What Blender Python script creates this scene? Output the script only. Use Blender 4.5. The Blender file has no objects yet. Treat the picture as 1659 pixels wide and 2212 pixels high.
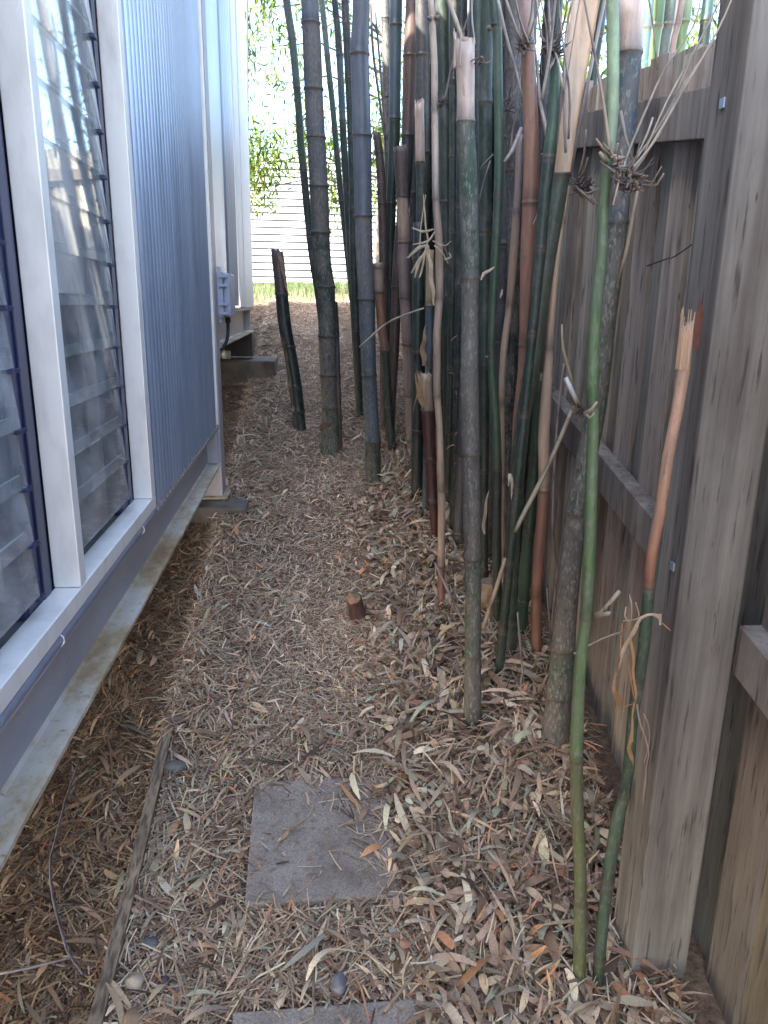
import bpy, bmesh, math, random
import numpy as np
from mathutils import Vector, Matrix
R = math.radians
random.seed(4); RNG = np.random.default_rng(7)
SC = bpy.context.scene
COL = SC.collection

# ---------------------------------------------------------------- camera, light, exposure
cam = bpy.data.cameras.new('camera'); co = bpy.data.objects.new('camera', cam); COL.objects.link(co)
cam.sensor_fit = 'HORIZONTAL'; cam.sensor_width = 36.0; cam.lens = 36.0*1623/1659
cam.clip_start = 0.02; cam.clip_end = 1000
M3 = Matrix(((0.9951576, 0.01206727, -0.09754863), (-0.09724804, 0.26514876, -0.95929086), (0.01428888, 0.964132, 0.26503832)))
co.matrix_world = Matrix.Translation((0, 0, 1.5)) @ M3.to_4x4()
SC.camera = co
SC.render.resolution_x = 768; SC.render.resolution_y = 1024

SUN_DIR = Vector((-0.72, -0.40, 0.80)).normalized()
w = bpy.data.worlds.new('World'); SC.world = w; w.use_nodes = True
nt = w.node_tree
sky = nt.nodes.new('ShaderNodeTexSky'); sky.sky_type = 'NISHITA'; sky.sun_disc = False
sky.sun_elevation = math.asin(SUN_DIR.z); sky.sun_rotation = math.atan2(SUN_DIR.x, SUN_DIR.y)
sky.air_density = 1.0; sky.dust_density = 2.2
bg = nt.nodes['Background']; nt.links.new(sky.outputs[0], bg.inputs[0]); bg.inputs[1].default_value = 0.15
sl = bpy.data.lights.new('sun', 'SUN'); sl.energy = 4.0; sl.angle = R(0.5); sl.color = (1, 0.95, 0.86)
so = bpy.data.objects.new('sun', sl); COL.objects.link(so)
so.rotation_euler = (-SUN_DIR).to_track_quat('-Z', 'Y').to_euler(); so.location = (0, 0, 12)
SC.view_settings.view_transform = 'Standard'; SC.view_settings.look = 'None'
SC.view_settings.exposure = 3.1; SC.view_settings.gamma = 1.0

G = 0.18
def gz(y):
    y = np.asarray(y, float)
    return np.where(y < 8.3, G*y, G*8.3 + 0.085*(np.minimum(y, 13)-8.3))
def fx(y): return 0.782 + 0.04*(y-1.14)          # inner face of the palings

# ---------------------------------------------------------------- materials
def mat(name, base=(0.5,0.5,0.5), rough=0.6, metal=0.0, attr=False, spec=0.5):
    m = bpy.data.materials.new(name); m.use_nodes = True
    n = m.node_tree.nodes; b = n['Principled BSDF']
    b.inputs['Base Color'].default_value = (*base, 1); b.inputs['Roughness'].default_value = rough
    b.inputs['Metallic'].default_value = metal; b.inputs['Specular IOR Level'].default_value = spec
    return m
def nodes(m): return m.node_tree.nodes, m.node_tree.links, m.node_tree.nodes['Principled BSDF']
def noise(m, scale, detail=4, stretch=(1,1,1), rough=0.55):
    n, l, b = nodes(m)
    tc = n.new('ShaderNodeTexCoord'); mp = n.new('ShaderNodeMapping'); mp.inputs['Scale'].default_value = stretch
    t = n.new('ShaderNodeTexNoise'); t.inputs['Scale'].default_value = scale; t.inputs['Detail'].default_value = detail
    t.inputs['Roughness'].default_value = rough
    l.new(tc.outputs['Object'], mp.inputs['Vector']); l.new(mp.outputs[0], t.inputs['Vector'])
    return t.outputs['Fac']
def ramp(m, fac, stops):
    n, l, b = nodes(m); r = n.new('ShaderNodeValToRGB'); l.new(fac, r.inputs[0])
    e = r.color_ramp.elements
    while len(e) < len(stops): e.new(0.5)
    for k, (p, c) in enumerate(stops): e[k].position = p; e[k].color = (*c, 1) if len(c) == 3 else c
    return r.outputs[0]
def mixc(m, fac, a, b_, mode='MIX'):
    n, l, _ = nodes(m); x = n.new('ShaderNodeMix'); x.data_type = 'RGBA'; x.blend_type = mode
    for s, v in ((x.inputs[0], fac), (x.inputs[6], a), (x.inputs[7], b_)):
        if hasattr(v, 'links'): l.new(v, s)
        elif isinstance(v, (int, float)): s.default_value = v
        else: s.default_value = (*v, 1)
    return x.outputs[2]
def mth(m, op, a, b_=0.0, c=0.0):
    n, l, _ = nodes(m); x = n.new('ShaderNodeMath'); x.operation = op
    for s, v in ((x.inputs[0], a), (x.inputs[1], b_), (x.inputs[2], c)):
        if hasattr(v, 'links'): l.new(v, s)
        else: s.default_value = v
    return x.outputs[0]
def bump(m, h, strength=0.3, dist=0.01):
    n, l, b = nodes(m); x = n.new('ShaderNodeBump'); x.inputs['Strength'].default_value = strength
    x.inputs['Distance'].default_value = dist; l.new(h, x.inputs['Height']); l.new(x.outputs[0], b.inputs['Normal'])
def setc(m, c): m.node_tree.links.new(c, m.node_tree.nodes['Principled BSDF'].inputs['Base Color'])
def setr(m, c): m.node_tree.links.new(c, m.node_tree.nodes['Principled BSDF'].inputs['Roughness'])
def attr(m, name='tint'):
    a = m.node_tree.nodes.new('ShaderNodeAttribute'); a.attribute_name = name; return a
def speckled(name, base, dark, rough, metal, scale=40, stretch=(1,1,1), lo=0.45, hi=0.75, bs=0.1):
    m = mat(name, base, rough, metal)
    f = noise(m, scale, 6, stretch)
    setc(m, ramp(m, f, [(lo, base), (hi, dark)])); bump(m, f, bs, 0.002)
    return m

M = {}
M['alu'] = speckled('pale_aluminium', (0.80,0.74,0.67), (0.60,0.55,0.48), 0.42, 0.2, 25, (1,1,0.35), 0.5, 0.82)
M['alu_blue'] = speckled('grey_blue_paint', (0.30,0.32,0.40), (0.22,0.235,0.28), 0.4, 0.35, 20, (1,1,0.3))
m = M['siding'] = mat('ribbed_siding_paint', (0.2,0.24,0.34), 0.3, 0.65)
f = noise(m, 9, 7, (1,1,0.16), 0.7); f2 = noise(m, 130, 3)
c = ramp(m, f, [(0.3, (0.36,0.41,0.51)), (0.52, (0.44,0.49,0.59)), (0.75, (0.53,0.56,0.62))])
c = mixc(m, ramp(m, f2, [(0.68, (0,0,0)), (0.76, (0.5,0.5,0.5))]), c, (0.12,0.12,0.14)); setc(m, c)
setr(m, ramp(m, f, [(0.3, (0.3,)*3), (0.7, (0.5,)*3)])); bump(m, f2, 0.05, 0.001)
m = M['steel'] = mat('grey_steel_paint', (0.2,0.2,0.22), 0.5, 0.2)
f = noise(m, 5, 7, (1,0.5,1), 0.7); f2 = noise(m, 45, 5)
c = ramp(m, f, [(0.35, (0.32,0.30,0.33)), (0.65, (0.42,0.39,0.38))])
setc(m, mixc(m, ramp(m, f2, [(0.66, (0,0,0)), (0.75, (0.6,0.6,0.6))]), c, (0.13,0.09,0.06))); bump(m, f2, 0.08, 0.002)
m = M['flange'] = mat('rusty_flange_paint', (0.3,0.29,0.27), 0.6, 0.1)
f = noise(m, 4, 8, (1,0.6,1), 0.75); f2 = noise(m, 70, 6)
c = ramp(m, f, [(0.36, (0.54,0.49,0.43)), (0.46, (0.50,0.42,0.32)), (0.55, (0.38,0.27,0.15)), (0.68, (0.22,0.12,0.06))])
setc(m, mixc(m, ramp(m, f2, [(0.6, (0,0,0)), (0.74, (0.7,0.7,0.7))]), c, (0.17,0.10,0.055))); bump(m, f2, 0.15, 0.002)
M['rust'] = speckled('flaking_rust', (0.09,0.035,0.02), (0.03,0.015,0.012), 0.9, 0, 60, bs=0.6)
M['gallery'] = speckled('dark_navy_plastic', (0.016,0.022,0.062), (0.04,0.048,0.10), 0.4, 0, 30, (1,1,0.2), 0.5, 0.8)
M['black'] = mat('black_rubber', (0.012,0.013,0.016), 0.5)
M['seal'] = speckled('dirty_track', (0.13,0.125,0.12), (0.05,0.05,0.04), 0.8, 0, 35)
M['box'] = speckled('grey_plastic', (0.30,0.33,0.42), (0.24,0.26,0.33), 0.45, 0, 20)
M['pvc'] = mat('white_pvc', (0.62,0.68,0.70), 0.35)
M['wall_in'] = speckled('beige_interior', (0.86,0.74,0.69), (0.80,0.68,0.64), 0.7, 0, 2)
M['trim_in'] = mat('white_interior_trim', (0.75,0.72,0.70), 0.5)
M['floor_in'] = speckled('dark_interior_floor', (0.07,0.06,0.055), (0.12,0.11,0.10), 0.6, 0, 8)
M['plate'] = speckled('brown_checker_plate', (0.26,0.19,0.16), (0.20,0.14,0.12), 0.35, 0.6, 15)
m = M['roof_and_unseen'] = mat('roof_sheet', (0.4,0.41,0.42), 0.5, 0.3)
# glass: thin pane, mostly clear with Fresnel mirror
m = M['glass'] = bpy.data.materials.new('louvre_glass'); m.use_nodes = True
n, l = m.node_tree.nodes, m.node_tree.links; n.clear()
o = n.new('ShaderNodeOutputMaterial'); mx = n.new('ShaderNodeMixShader'); tr = n.new('ShaderNodeBsdfTransparent'); gl = n.new('ShaderNodeBsdfGlossy')
fr = n.new('ShaderNodeFresnel'); fr.inputs[0].default_value = 1.5; gl.inputs['Roughness'].default_value = 0.02
df = n.new('ShaderNodeBsdfDiffuse'); df.inputs[0].default_value = (0.78,0.76,0.75,1); mx2 = n.new('ShaderNodeMixShader')
tcg = n.new('ShaderNodeTexCoord'); tn = n.new('ShaderNodeTexNoise'); tn.inputs['Scale'].default_value = 14; tn.inputs['Detail'].default_value = 8
cr = n.new('ShaderNodeValToRGB'); cr.color_ramp.elements[0].position = 0.4; cr.color_ramp.elements[0].color = (0.10,0.10,0.10,1)
cr.color_ramp.elements[1].position = 0.75; cr.color_ramp.elements[1].color = (0.32,0.32,0.32,1)
l.new(tcg.outputs['Object'], tn.inputs['Vector']); l.new(tn.outputs['Fac'], cr.inputs[0]); l.new(cr.outputs[0], mx2.inputs[0])
tr.inputs[0].default_value = (0.97,0.985,0.975,1)
l.new(tr.outputs[0], mx2.inputs[1]); l.new(df.outputs[0], mx2.inputs[2])
geo = n.new('ShaderNodeNewGeometry'); dt = n.new('ShaderNodeVectorMath'); dt.operation = 'DOT_PRODUCT'
l.new(geo.outputs['Normal'], dt.inputs[0]); l.new(geo.outputs['Incoming'], dt.inputs[1])
def gm(op, a_, b_=0.0):
    q = n.new('ShaderNodeMath'); q.operation = op
    for s_, v_ in ((q.inputs[0], a_), (q.inputs[1], b_)):
        if hasattr(v_, 'links'): l.new(v_, s_)
        else: s_.default_value = v_
    return q.outputs[0]
fres = gm('ADD', gm('MULTIPLY', gm('POWER', gm('SUBTRACT', 1.0, gm('ABSOLUTE', dt.outputs['Value'])), 5.0), 0.96), 0.04)
l.new(fres, mx.inputs[0]); l.new(mx2.outputs[0], mx.inputs[1]); l.new(gl.outputs[0], mx.inputs[2]); l.new(mx.outputs[0], o.inputs[0])
M['glass_edge'] = mat('green_glass_edge', (0.62,0.72,0.70), 0.15)
# timber of the fence; tint attribute differs board by board
def wood(name, gain=1.0):
    m = mat(name, (0.2,0.19,0.17), 0.85, spec=0.2)
    a = attr(m)
    f = noise(m, 22, 7, (1,1,0.05), 0.65); f2 = noise(m, 5, 5, (1,1,0.6)); f3 = noise(m, 90, 4, (1,1,0.08))
    c = mixc(m, ramp(m, f, [(0.3, (0.55,0.5,0.48)), (0.5, (0.95,0.95,0.93)), (0.7, (1.3,1.28,1.2))]), a.outputs['Color'], (1,1,1), 'MIX')
    c = mixc(m, 1.0, a.outputs['Color'], ramp(m, f, [(0.3, (0.55,0.5,0.48)), (0.5, (0.95,0.95,0.93)), (0.72, (1.35,1.33,1.25))]), 'MULTIPLY')
    c = mixc(m, ramp(m, f2, [(0.48, (0,0,0)), (0.68, (0.55,0.55,0.55))]), c, (0.10,0.072,0.058))
    f4 = noise(m, 9, 5, (1,1,0.04), 0.7); c = mixc(m, 1.0, c, ramp(m, f4, [(0.35, (0.62,0.6,0.6)), (0.6, (1.15,1.15,1.12))]), 'MULTIPLY')
    c = mixc(m, ramp(m, f3, [(0.58, (0,0,0)), (0.66, (0.7,0.7,0.7))]), c, (0.05,0.042,0.036))
    setc(m, c); bump(m, mth(m, 'ADD', f, f3), 0.5, 0.003)
    return m
M['wood'] = wood('weathered_timber')
m = M['wood']; n, l, b = nodes(m); tcw = n.new('ShaderNodeTexCoord'); mpw = n.new('ShaderNodeMapping'); mpw.inputs['Scale'].default_value = (7, 7, 1.6); vo = n.new('ShaderNodeTexVoronoi'); l.new(tcw.outputs['Object'], mpw.inputs[0]); l.new(mpw.outputs[0], vo.inputs['Vector'])
old = b.inputs['Base Color'].links[0].from_socket
setc(m, mixc(m, ramp(m, vo.outputs['Distance'], [(0.03, (0.8,0.8,0.8)), (0.075, (0,0,0))]), old, (0.045,0.032,0.025)))
m = M['edging'] = mat('grooved_timber_edging', (0.2,0.17,0.12), 0.85, spec=0.2)
f = noise(m, 160, 3, (1,0.03,1)); f2 = noise(m, 8, 5)
c = ramp(m, f, [(0.38, (0.10,0.072,0.048)), (0.5, (0.24,0.175,0.115)), (0.7, (0.33,0.25,0.165))])
setc(m, mixc(m, ramp(m, f2, [(0.45, (0,0,0)), (0.7, (0.6,0.6,0.6))]), c, (0.08,0.06,0.045))); bump(m, f, 0.5, 0.002)
# bamboo: tint = culm colour (per internode), tint alpha = how dusty / mottled
m = M['culm'] = mat('bamboo_culm', (0.1,0.12,0.1), 0.42, spec=0.4)
a = attr(m); f = noise(m, 60, 5, (1,1,0.07)); f2 = noise(m, 28, 8, (1,1,0.5), 0.75); f3 = noise(m, 170, 3, (1,1,0.35)); f4 = noise(m, 5, 3, (1,1,0.6))
c = mixc(m, 1.0, a.outputs['Color'], ramp(m, f, [(0.3, (0.72,0.72,0.72)), (0.5, (1,1,1)), (0.72, (1.22,1.2,1.16))]), 'MULTIPLY')
c = mixc(m, 1.0, c, ramp(m, f4, [(0.3, (0.75,0.78,0.8)), (0.7, (1.2,1.17,1.1))]), 'MULTIPLY')
fac = mth(m, 'MULTIPLY', ramp(m, f2, [(0.43, (0,0,0)), (0.53, (1,1,1))]), a.outputs['Alpha'])
c = mixc(m, fac, c, (0.125,0.105,0.085))
fac2 = mth(m, 'MULTIPLY', ramp(m, f3, [(0.55, (0,0,0)), (0.62, (1,1,1))]), mth(m, 'MULTIPLY', a.outputs['Alpha'], 0.8))
c = mixc(m, fac2, c, (0.24,0.225,0.19))
f5 = noise(m, 95, 4, (1,1,0.25)); c = mixc(m, mth(m, 'MULTIPLY', ramp(m, f5, [(0.60, (0,0,0)), (0.68, (0.6,0.6,0.6))]), mth(m, 'ADD', 0.35, a.outputs['Alpha'])), c, (0.035,0.03,0.025))
f6 = noise(m, 7, 6, (1,1,0.5), 0.7); c = mixc(m, ramp(m, f6, [(0.55, (0,0,0)), (0.72, (0.35,0.35,0.35))]), c, (0.23,0.23,0.22)); setc(m, c)
setr(m, mth(m, 'ADD', 0.36, mth(m, 'MULTIPLY', a.outputs['Alpha'], 0.4))); bump(m, mth(m, 'ADD', f, f2), 0.12, 0.002)
# litter: tint per piece
def tinted(name, rough=0.75, trans=0.0, sc=300):
    m = mat(name, (0.3,0.25,0.2), rough, spec=0.25); a = attr(m)
    f = noise(m, sc, 3)
    setc(m, mixc(m, 1.0, a.outputs['Color'], ramp(m, f, [(0.3, (0.78,0.76,0.74)), (0.7, (1.18,1.18,1.18))]), 'MULTIPLY'))
    if trans:
        n, l, b = nodes(m); t = n.new('ShaderNodeBsdfTranslucent'); l.new(a.outputs['Color'], t.inputs[0]); x = n.new('ShaderNodeMixShader')
        x.inputs[0].default_value = trans; l.new(b.outputs[0], x.inputs[1]); l.new(t.outputs[0], x.inputs[2]); l.new(x.outputs[0], n['Material Output'].inputs[0])
    return m
M['litter'] = tinted('dry_litter'); M['leaf'] = tinted('green_leaf', 0.45, 0.6, 30); M['dry'] = tinted('dry_leaf', 0.7, 0.25, 60); M['grass'] = tinted('grass_blades', 0.6, 0.35, 40)
m = M['soil'] = mat('brown_soil', (0.1,0.07,0.05), 0.95, spec=0.15)
f = noise(m, 60, 8, rough=0.75); f2 = noise(m, 3, 4)
c = ramp(m, f, [(0.33, (0.09,0.056,0.036)), (0.5, (0.23,0.152,0.10)), (0.7, (0.39,0.28,0.19))])
setc(m, mixc(m, ramp(m, f2, [(0.4, (0,0,0)), (0.7, (0.5,0.5,0.5))]), c, (0.08,0.055,0.04))); bump(m, f, 0.9, 0.012)
M['paver'] = speckled('grey_paver_concrete', (0.30,0.245,0.20), (0.19,0.145,0.11), 0.85, 0, 9, (1,1,1), 0.42, 0.68, 0.5)
m = M['paver']; n, l, b = nodes(m); old = b.inputs['Base Color'].links[0].from_socket; f = noise(m, 220, 4); f2 = noise(m, 55, 6)
setc(m, mixc(m, ramp(m, f2, [(0.55, (0,0,0)), (0.66, (0.6,0.6,0.6))]), mixc(m, 1.0, old, ramp(m, f, [(0.35, (0.72,0.72,0.72)), (0.65, (1.2,1.2,1.2))]), 'MULTIPLY'), (0.12,0.085,0.06))); bump(m, f, 0.6, 0.003)
M['concrete'] = speckled('concrete', (0.13,0.11,0.09), (0.06,0.048,0.038), 0.9, 0, 9, (1,1,1), 0.4, 0.7, 0.4)
m = M['stone'] = mat('stone', (0.2,0.2,0.2), 0.6); a = attr(m); f = noise(m, 50, 6)
setc(m, mixc(m, 1.0, a.outputs['Color'], ramp(m, f, [(0.3, (0.75,0.75,0.75)), (0.7, (1.2,1.2,1.2))]), 'MULTIPLY')); bump(m, f, 0.2, 0.002)
m = M['bark'] = mat('cut_wood', (0.2,0.1,0.06), 0.8); a = attr(m); f = noise(m, 35, 6, (1,1,0.3))
setc(m, mixc(m, 1.0, a.outputs['Color'], ramp(m, f, [(0.3, (0.5,0.45,0.42)), (0.7, (1.3,1.3,1.3))]), 'MULTIPLY')); bump(m, f, 0.6, 0.006)
M['white_sheet'] = speckled('white_painted_steel', (0.66,0.69,0.72), (0.60,0.63,0.66), 0.5, 0, 4)
M['gap'] = mat('shaded_backing', (0.10,0.10,0.11), 0.8)
M['nail'] = mat('galvanised_nail', (0.32,0.36,0.44), 0.4, 0.6)

# ---------------------------------------------------------------- helpers
def tag(o, label=None, cat=None, group=None, kind=None):
    if label: o['label'] = label
    if cat: o['category'] = cat
    if group: o['group'] = group
    if kind: o['kind'] = kind
    return o
def thing(name, label, cat, loc=(0,0,0), group=None):
    o = bpy.data.objects.new(name, None); COL.objects.link(o); o.location = loc; o.empty_display_size = 0.1
    return tag(o, label, cat, group)
def raw(name, V, F, m, parent=None, tint=None, smooth=False, keep=False):
    """one mesh object from vertex / face arrays given in world space"""
    me = bpy.data.meshes.new(name)
    V = np.asarray(V, np.float32).reshape(-1, 3)
    off = np.array(parent_loc(parent)) if parent is not None else np.zeros(3)
    V = V - off
    if isinstance(F, np.ndarray):
        k = F.shape[1]; me.vertices.add(len(V)); me.vertices.foreach_set('co', V.astype(np.float32).ravel())
        me.loops.add(F.size); me.loops.foreach_set('vertex_index', F.astype(np.int32).ravel())
        me.polygons.add(len(F)); me.polygons.foreach_set('loop_start', np.arange(0, F.size, k, dtype=np.int32))
        me.polygons.foreach_set('loop_total', np.full(len(F), k, np.int32)); me.update(calc_edges=True)
    else:
        me.from_pydata(V.tolist(), [], F)
    if tint is not None:
        T = np.asarray(tint, np.float32)
        if T.ndim == 1: T = np.tile(T, (len(V), 1))
        if T.shape[1] == 3: T = np.hstack([T, np.ones((len(T), 1), np.float32)])
        at = me.color_attributes.new('tint', 'FLOAT_COLOR', 'POINT'); at.data.foreach_set('color', T.ravel())
    me.materials.append(m)
    if smooth: me.polygons.foreach_set('use_smooth', [True]*len(me.polygons))
    ob = bpy.data.objects.new(name, me); COL.objects.link(ob)
    if parent is not None: ob.parent = parent
    return ob
def parent_loc(p):
    v = Vector((0,0,0))
    while p is not None: v = v + p.location; p = p.parent
    return v
class MB:
    def __init__(s): s.V = []; s.F = []; s.T = []
    def add(s, V, F, t=None):
        o = len(s.V); s.V += [tuple(v) for v in V]; s.F += [tuple(i+o for i in f) for f in F]
        s.T += [t if t is not None else (1,1,1)]*len(V); return s
    def box(s, x0, x1, y0, y1, z0, z1, t=None, c=0.0, z0b=None, z1b=None):
        """box; c = chamfer; z0b / z1b = z at y1 when the box follows a slope"""
        z0b = z0 if z0b is None else z0b; z1b = z1 if z1b is None else z1b
        if c <= 0:
            V = [(x0,y0,z0),(x1,y0,z0),(x1,y1,z0b),(x0,y1,z0b),(x0,y0,z1),(x1,y0,z1),(x1,y1,z1b),(x0,y1,z1b)]
            return s.add(V, [(0,3,2,1),(4,5,6,7),(0,1,5,4),(1,2,6,5),(2,3,7,6),(3,0,4,7)], t)
        bm = bmesh.new(); bmesh.ops.create_cube(bm, size=1)
        for v in bm.verts:
            yy = y0 if v.co.y < 0 else y1; lo = z0 if v.co.y < 0 else z0b; hi = z1 if v.co.y < 0 else z1b
            v.co = ((x0 if v.co.x < 0 else x1), yy, (lo if v.co.z < 0 else hi))
        bmesh.ops.bevel(bm, geom=bm.edges[:], offset=c, segments=2, profile=0.6, affect='EDGES')
        bm.verts.index_update(); V = [tuple(v.co) for v in bm.verts]; F = [tuple(v.index for v in f.verts) for f in bm.faces]; bm.free()
        return s.add(V, F, t)
    def tube(s, P, n=8, t=None, cap=True):
        """P: list of (x,y,z,r)"""
        V, F = tube_arrays(P, n)
        if cap: F = F + [tuple(range(n))[::-1], tuple(range(len(V)-n, len(V)))]
        return s.add(V, F, t)
    def build(s, name, m, parent=None, smooth=False):
        return raw(name, s.V, s.F, m, parent, np.array(s.T), smooth)
def tube_arrays(P, n=8):
    P = np.array(P, float); V = []; F = []
    for i in range(len(P)):
        a = P[max(0, i-1), :3]; b = P[min(len(P)-1, i+1), :3]; d = Vector(b-a).normalized()
        u = d.cross(Vector((0.3, 1, 0.1))).normalized() if abs(d.y) < 0.9 else d.cross(Vector((1, 0, 0))).normalized(); v = d.cross(u)
        for k in range(n):
            an = 2*math.pi*k/n; q = Vector(P[i,:3]) + (u*math.cos(an)+v*math.sin(an))*P[i,3]; V.append(tuple(q))
    for i in range(len(P)-1):
        for k in range(n): F.append((i*n+k, i*n+(k+1) % n, (i+1)*n+(k+1) % n, (i+1)*n+k))
    return V, F
def catmull(P, step=0.03):
    P = np.array(P, float); out = []
    Q = np.vstack([2*P[0]-P[1], P, 2*P[-1]-P[-2]])
    for i in range(1, len(Q)-2):
        L = np.linalg.norm(Q[i+1,:3]-Q[i,:3]); k = max(1, int(L/step))
        for t in np.arange(k)/k:
            out.append(0.5*((2*Q[i])+(-Q[i-1]+Q[i+1])*t+(2*Q[i-1]-5*Q[i]+4*Q[i+1]-Q[i+2])*t*t+(-Q[i-1]+3*Q[i]-3*Q[i+1]+Q[i+2])*t**3))
    out.append(P[-1]); return np.array(out)

# ---------------------------------------------------------------- ground
def hnoise(x, y):
    return (0.010*np.sin(3.1*x+1.7*y)*np.cos(2.3*y-1.1*x) + 0.006*np.sin(9*x+2)*np.sin(7.5*y+1) + 0.003*np.sin(23*x+5*y)*np.cos(19*y))
def ground_z(x, y):
    x = np.asarray(x, float); y = np.asarray(y, float)
    z = gz(y)
    z = z - 0.045*np.clip((-0.40-x)/0.05, 0, 1) - 0.05*np.clip((-0.6-x)/0.5, 0, 1)      # lower under the house
    z = z + 0.065*np.exp(-((x-0.62)/0.28)**2)*np.clip((y-1.3)/0.7, 0, 1)*np.clip((7-y)/2, 0, 1)  # litter heaped round the clump
    z = z - 0.012*np.exp(-((x-0.0)/0.16)**2)*np.clip((y-1.8)/0.5, 0, 1)                     # trodden path
    near = np.clip((np.abs(x-0.03)-0.17)/0.05, 0, 1)*1.0
    near = np.maximum(near, np.clip((y-1.75)/0.1, 0, 1))
    return z + hnoise(x, y)*near
xs = np.unique(np.concatenate([np.linspace(-80, -3, 12), np.linspace(-3, -0.7, 24), np.linspace(-0.7, 1.2, 110), np.linspace(1.2, 5, 20), np.linspace(5, 80, 12)]))
ys = np.unique(np.concatenate([np.linspace(-40, 0, 12), np.linspace(0, 0.9, 12), np.linspace(0.9, 4, 170), np.linspace(4, 14, 120), np.linspace(14, 160, 20)]))
X, Y = np.meshgrid(xs, ys); Z = ground_z(X, Y); Z = np.where(Y < -2, -0.36, Z)
V = np.stack([X, Y, Z], -1).reshape(-1, 3); nx = len(xs)
I = (np.arange(len(ys)-1)[:, None]*nx + np.arange(nx-1)[None, :]).ravel()
tag(raw('ground', V, np.stack([I, I+1, I+1+nx, I+nx], 1), M['soil'], smooth=True), kind='structure')

# pavers
def paver(x0, x1, y0, y1, label, rot):
    t = MB(); zz = lambda y: G*y
    t.box(x0, x1, y0, y1, zz(y0)-0.045, zz(y0)+0.018, None, 0.003, zz(y1)-0.045, zz(y1)+0.018)
    o = t.build('paver', M['paver']); tag(o, label, 'paver', 'square grey pavers in the litter'); return o
paver(-0.150, 0.182, 1.350, 1.690, 'grey square paver half buried in dry leaves in mid path', 0)
paver(-0.155, 0.187, 0.800, 1.128, 'grey square paver cut off by the bottom edge of the photo', 0)

# timber edging, half buried further back
t = MB()
yy = np.linspace(0.75, 2.35, 24)
for a, b in zip(yy[:-1], yy[1:]):
    q = lambda y: -0.403 + 0.004*math.sin(5*y)
    h = lambda y: 0.026 + 0.003*math.sin(9*y) - 0.05*max(0, y-1.70)
    V = [(q(a)-0.012, a, G*a-0.06), (q(a)+0.014, a, G*a-0.06), (q(b)+0.014, b, G*b-0.06), (q(b)-0.012, b, G*b-0.06),
         (q(a)-0.012, a, G*a+h(a)), (q(a)+0.014, a, G*a+h(a)), (q(b)+0.014, b, G*b+h(b)), (q(b)-0.012, b, G*b+h(b))]
    t.add(V, [(4,5,6,7), (1,2,6,5), (3,0,4,7)] + ([(0,1,5,4)] if a == yy[0] else []))
tag(t.build('timber_edging', M['edging']), 'narrow weathered timber edging strip sunk in leaf litter beside the house', 'edging')

# ---------------------------------------------------------------- house
H = thing('house', 'grey ribbed metal house raised on steel beams along the left side', 'house', (-0.40, 3.49, 0.62))
XO = -0.40
def ribbed(name, y0, y1, z0, z1, x=XO, pitch=0.0465, start=0.03):
    prof = [(y0, 0.0)]; y = y0+start
    while y+pitch < y1-0.01:
        for k in range(9):
            u = k/8.0; prof.append((y+u*pitch*0.80, 0.012*math.sin(math.pi*u)**0.8))
        prof.append((y+pitch*0.90, -0.0015)); y += pitch
    prof.append((y1, 0.0))
    n = len(prof)
    V = [(x-0.009+d, yy, z0) for yy, d in prof] + [(x-0.009+d, yy, z1) for yy, d in prof]
    V += [(x-0.014+d, yy, z0) for yy, d in prof] + [(x-0.014+d, yy, z1) for yy, d in prof]
    F = [(i, i+1, n+i+1, n+i) for i in range(n-1)] + [(2*n+i+1, 2*n+i, 3*n+i, 3*n+i+1) for i in range(n-1)] + [(i+1, i, 2*n+i, 2*n+i+1) for i in range(n-1)]
    return raw(name, V, F, M['siding'], H, smooth=False)
ribbed('siding', 1.948, 3.33, 0.985, 3.3)
ribbed('siding', 3.60, 4.72, 1.485, 3.8, pitch=0.09, start=0.5)
ribbed('siding', -1.6, 0.60, 0.985, 3.3)
t = MB(); t.box(XO-0.030, XO+0.001, 1.9375, 1.957, 0.982, 3.3, c=0.002); t.build('siding_trim', M['alu_blue'], H)
t = MB(); t.box(XO-0.03, XO+0.003, 3.335, 3.372, 0.985, 3.5, c=0.002); t.build('siding_trim', M['alu'], H)
t = MB(); t.box(XO-0.03, XO-0.004, 3.375, 3.405, 0.985, 3.5, c=0.002); t.build('siding_trim', M['steel'], H)
# corner post down to its base plate, with the second step of the house behind it
t = MB(); t.box(XO-0.10, XO-0.001, 3.41, 3.418, 0.645, 0.98); t.box(XO-0.10, XO-0.092, 3.418, 3.54, 0.645, 0.98)
t.box(XO-0.012, XO, 3.418, 3.54, 0.645, 3.8); t.box(XO-0.10, XO-0.001, 3.541, 3.549, 0.645, 3.8); t.build('corner_post', M['steel'], H)
t = MB(); t.box(XO-0.14, XO+0.025, 3.38, 3.58, 0.634, 0.644, c=0.002); t.build('base_plate', M['flange'], H)
t = MB(); t.box(XO-0.32, XO+0.12, 3.26, 3.74, 0.42, 0.630, c=0.015); t.build('footing', M['concrete'], H)
t = MB()   # torn rust hole
pts = [(3.408, 0.885), (3.408, 0.925), (3.408, 0.945), (3.408, 0.90)]
V = [(XO-0.052, 3.4065, 0.845), (XO-0.012, 3.4065, 0.835), (XO-0.016, 3.4065, 0.875), (XO-0.022, 3.4065, 0.905), (XO-0.020, 3.4065, 0.93), (XO-0.032, 3.4065, 0.955), (XO-0.040, 3.4065, 0.92), (XO-0.05, 3.4065, 0.88)]
V = V + [(a, b+0.003, c) for a, b, c in V]; t.add(V, [tuple(range(8))] + [(i, i+8, (i+1) % 8+8, (i+1) % 8) for i in range(8)]); t.build('rust_patch', M['rust'], H)
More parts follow.
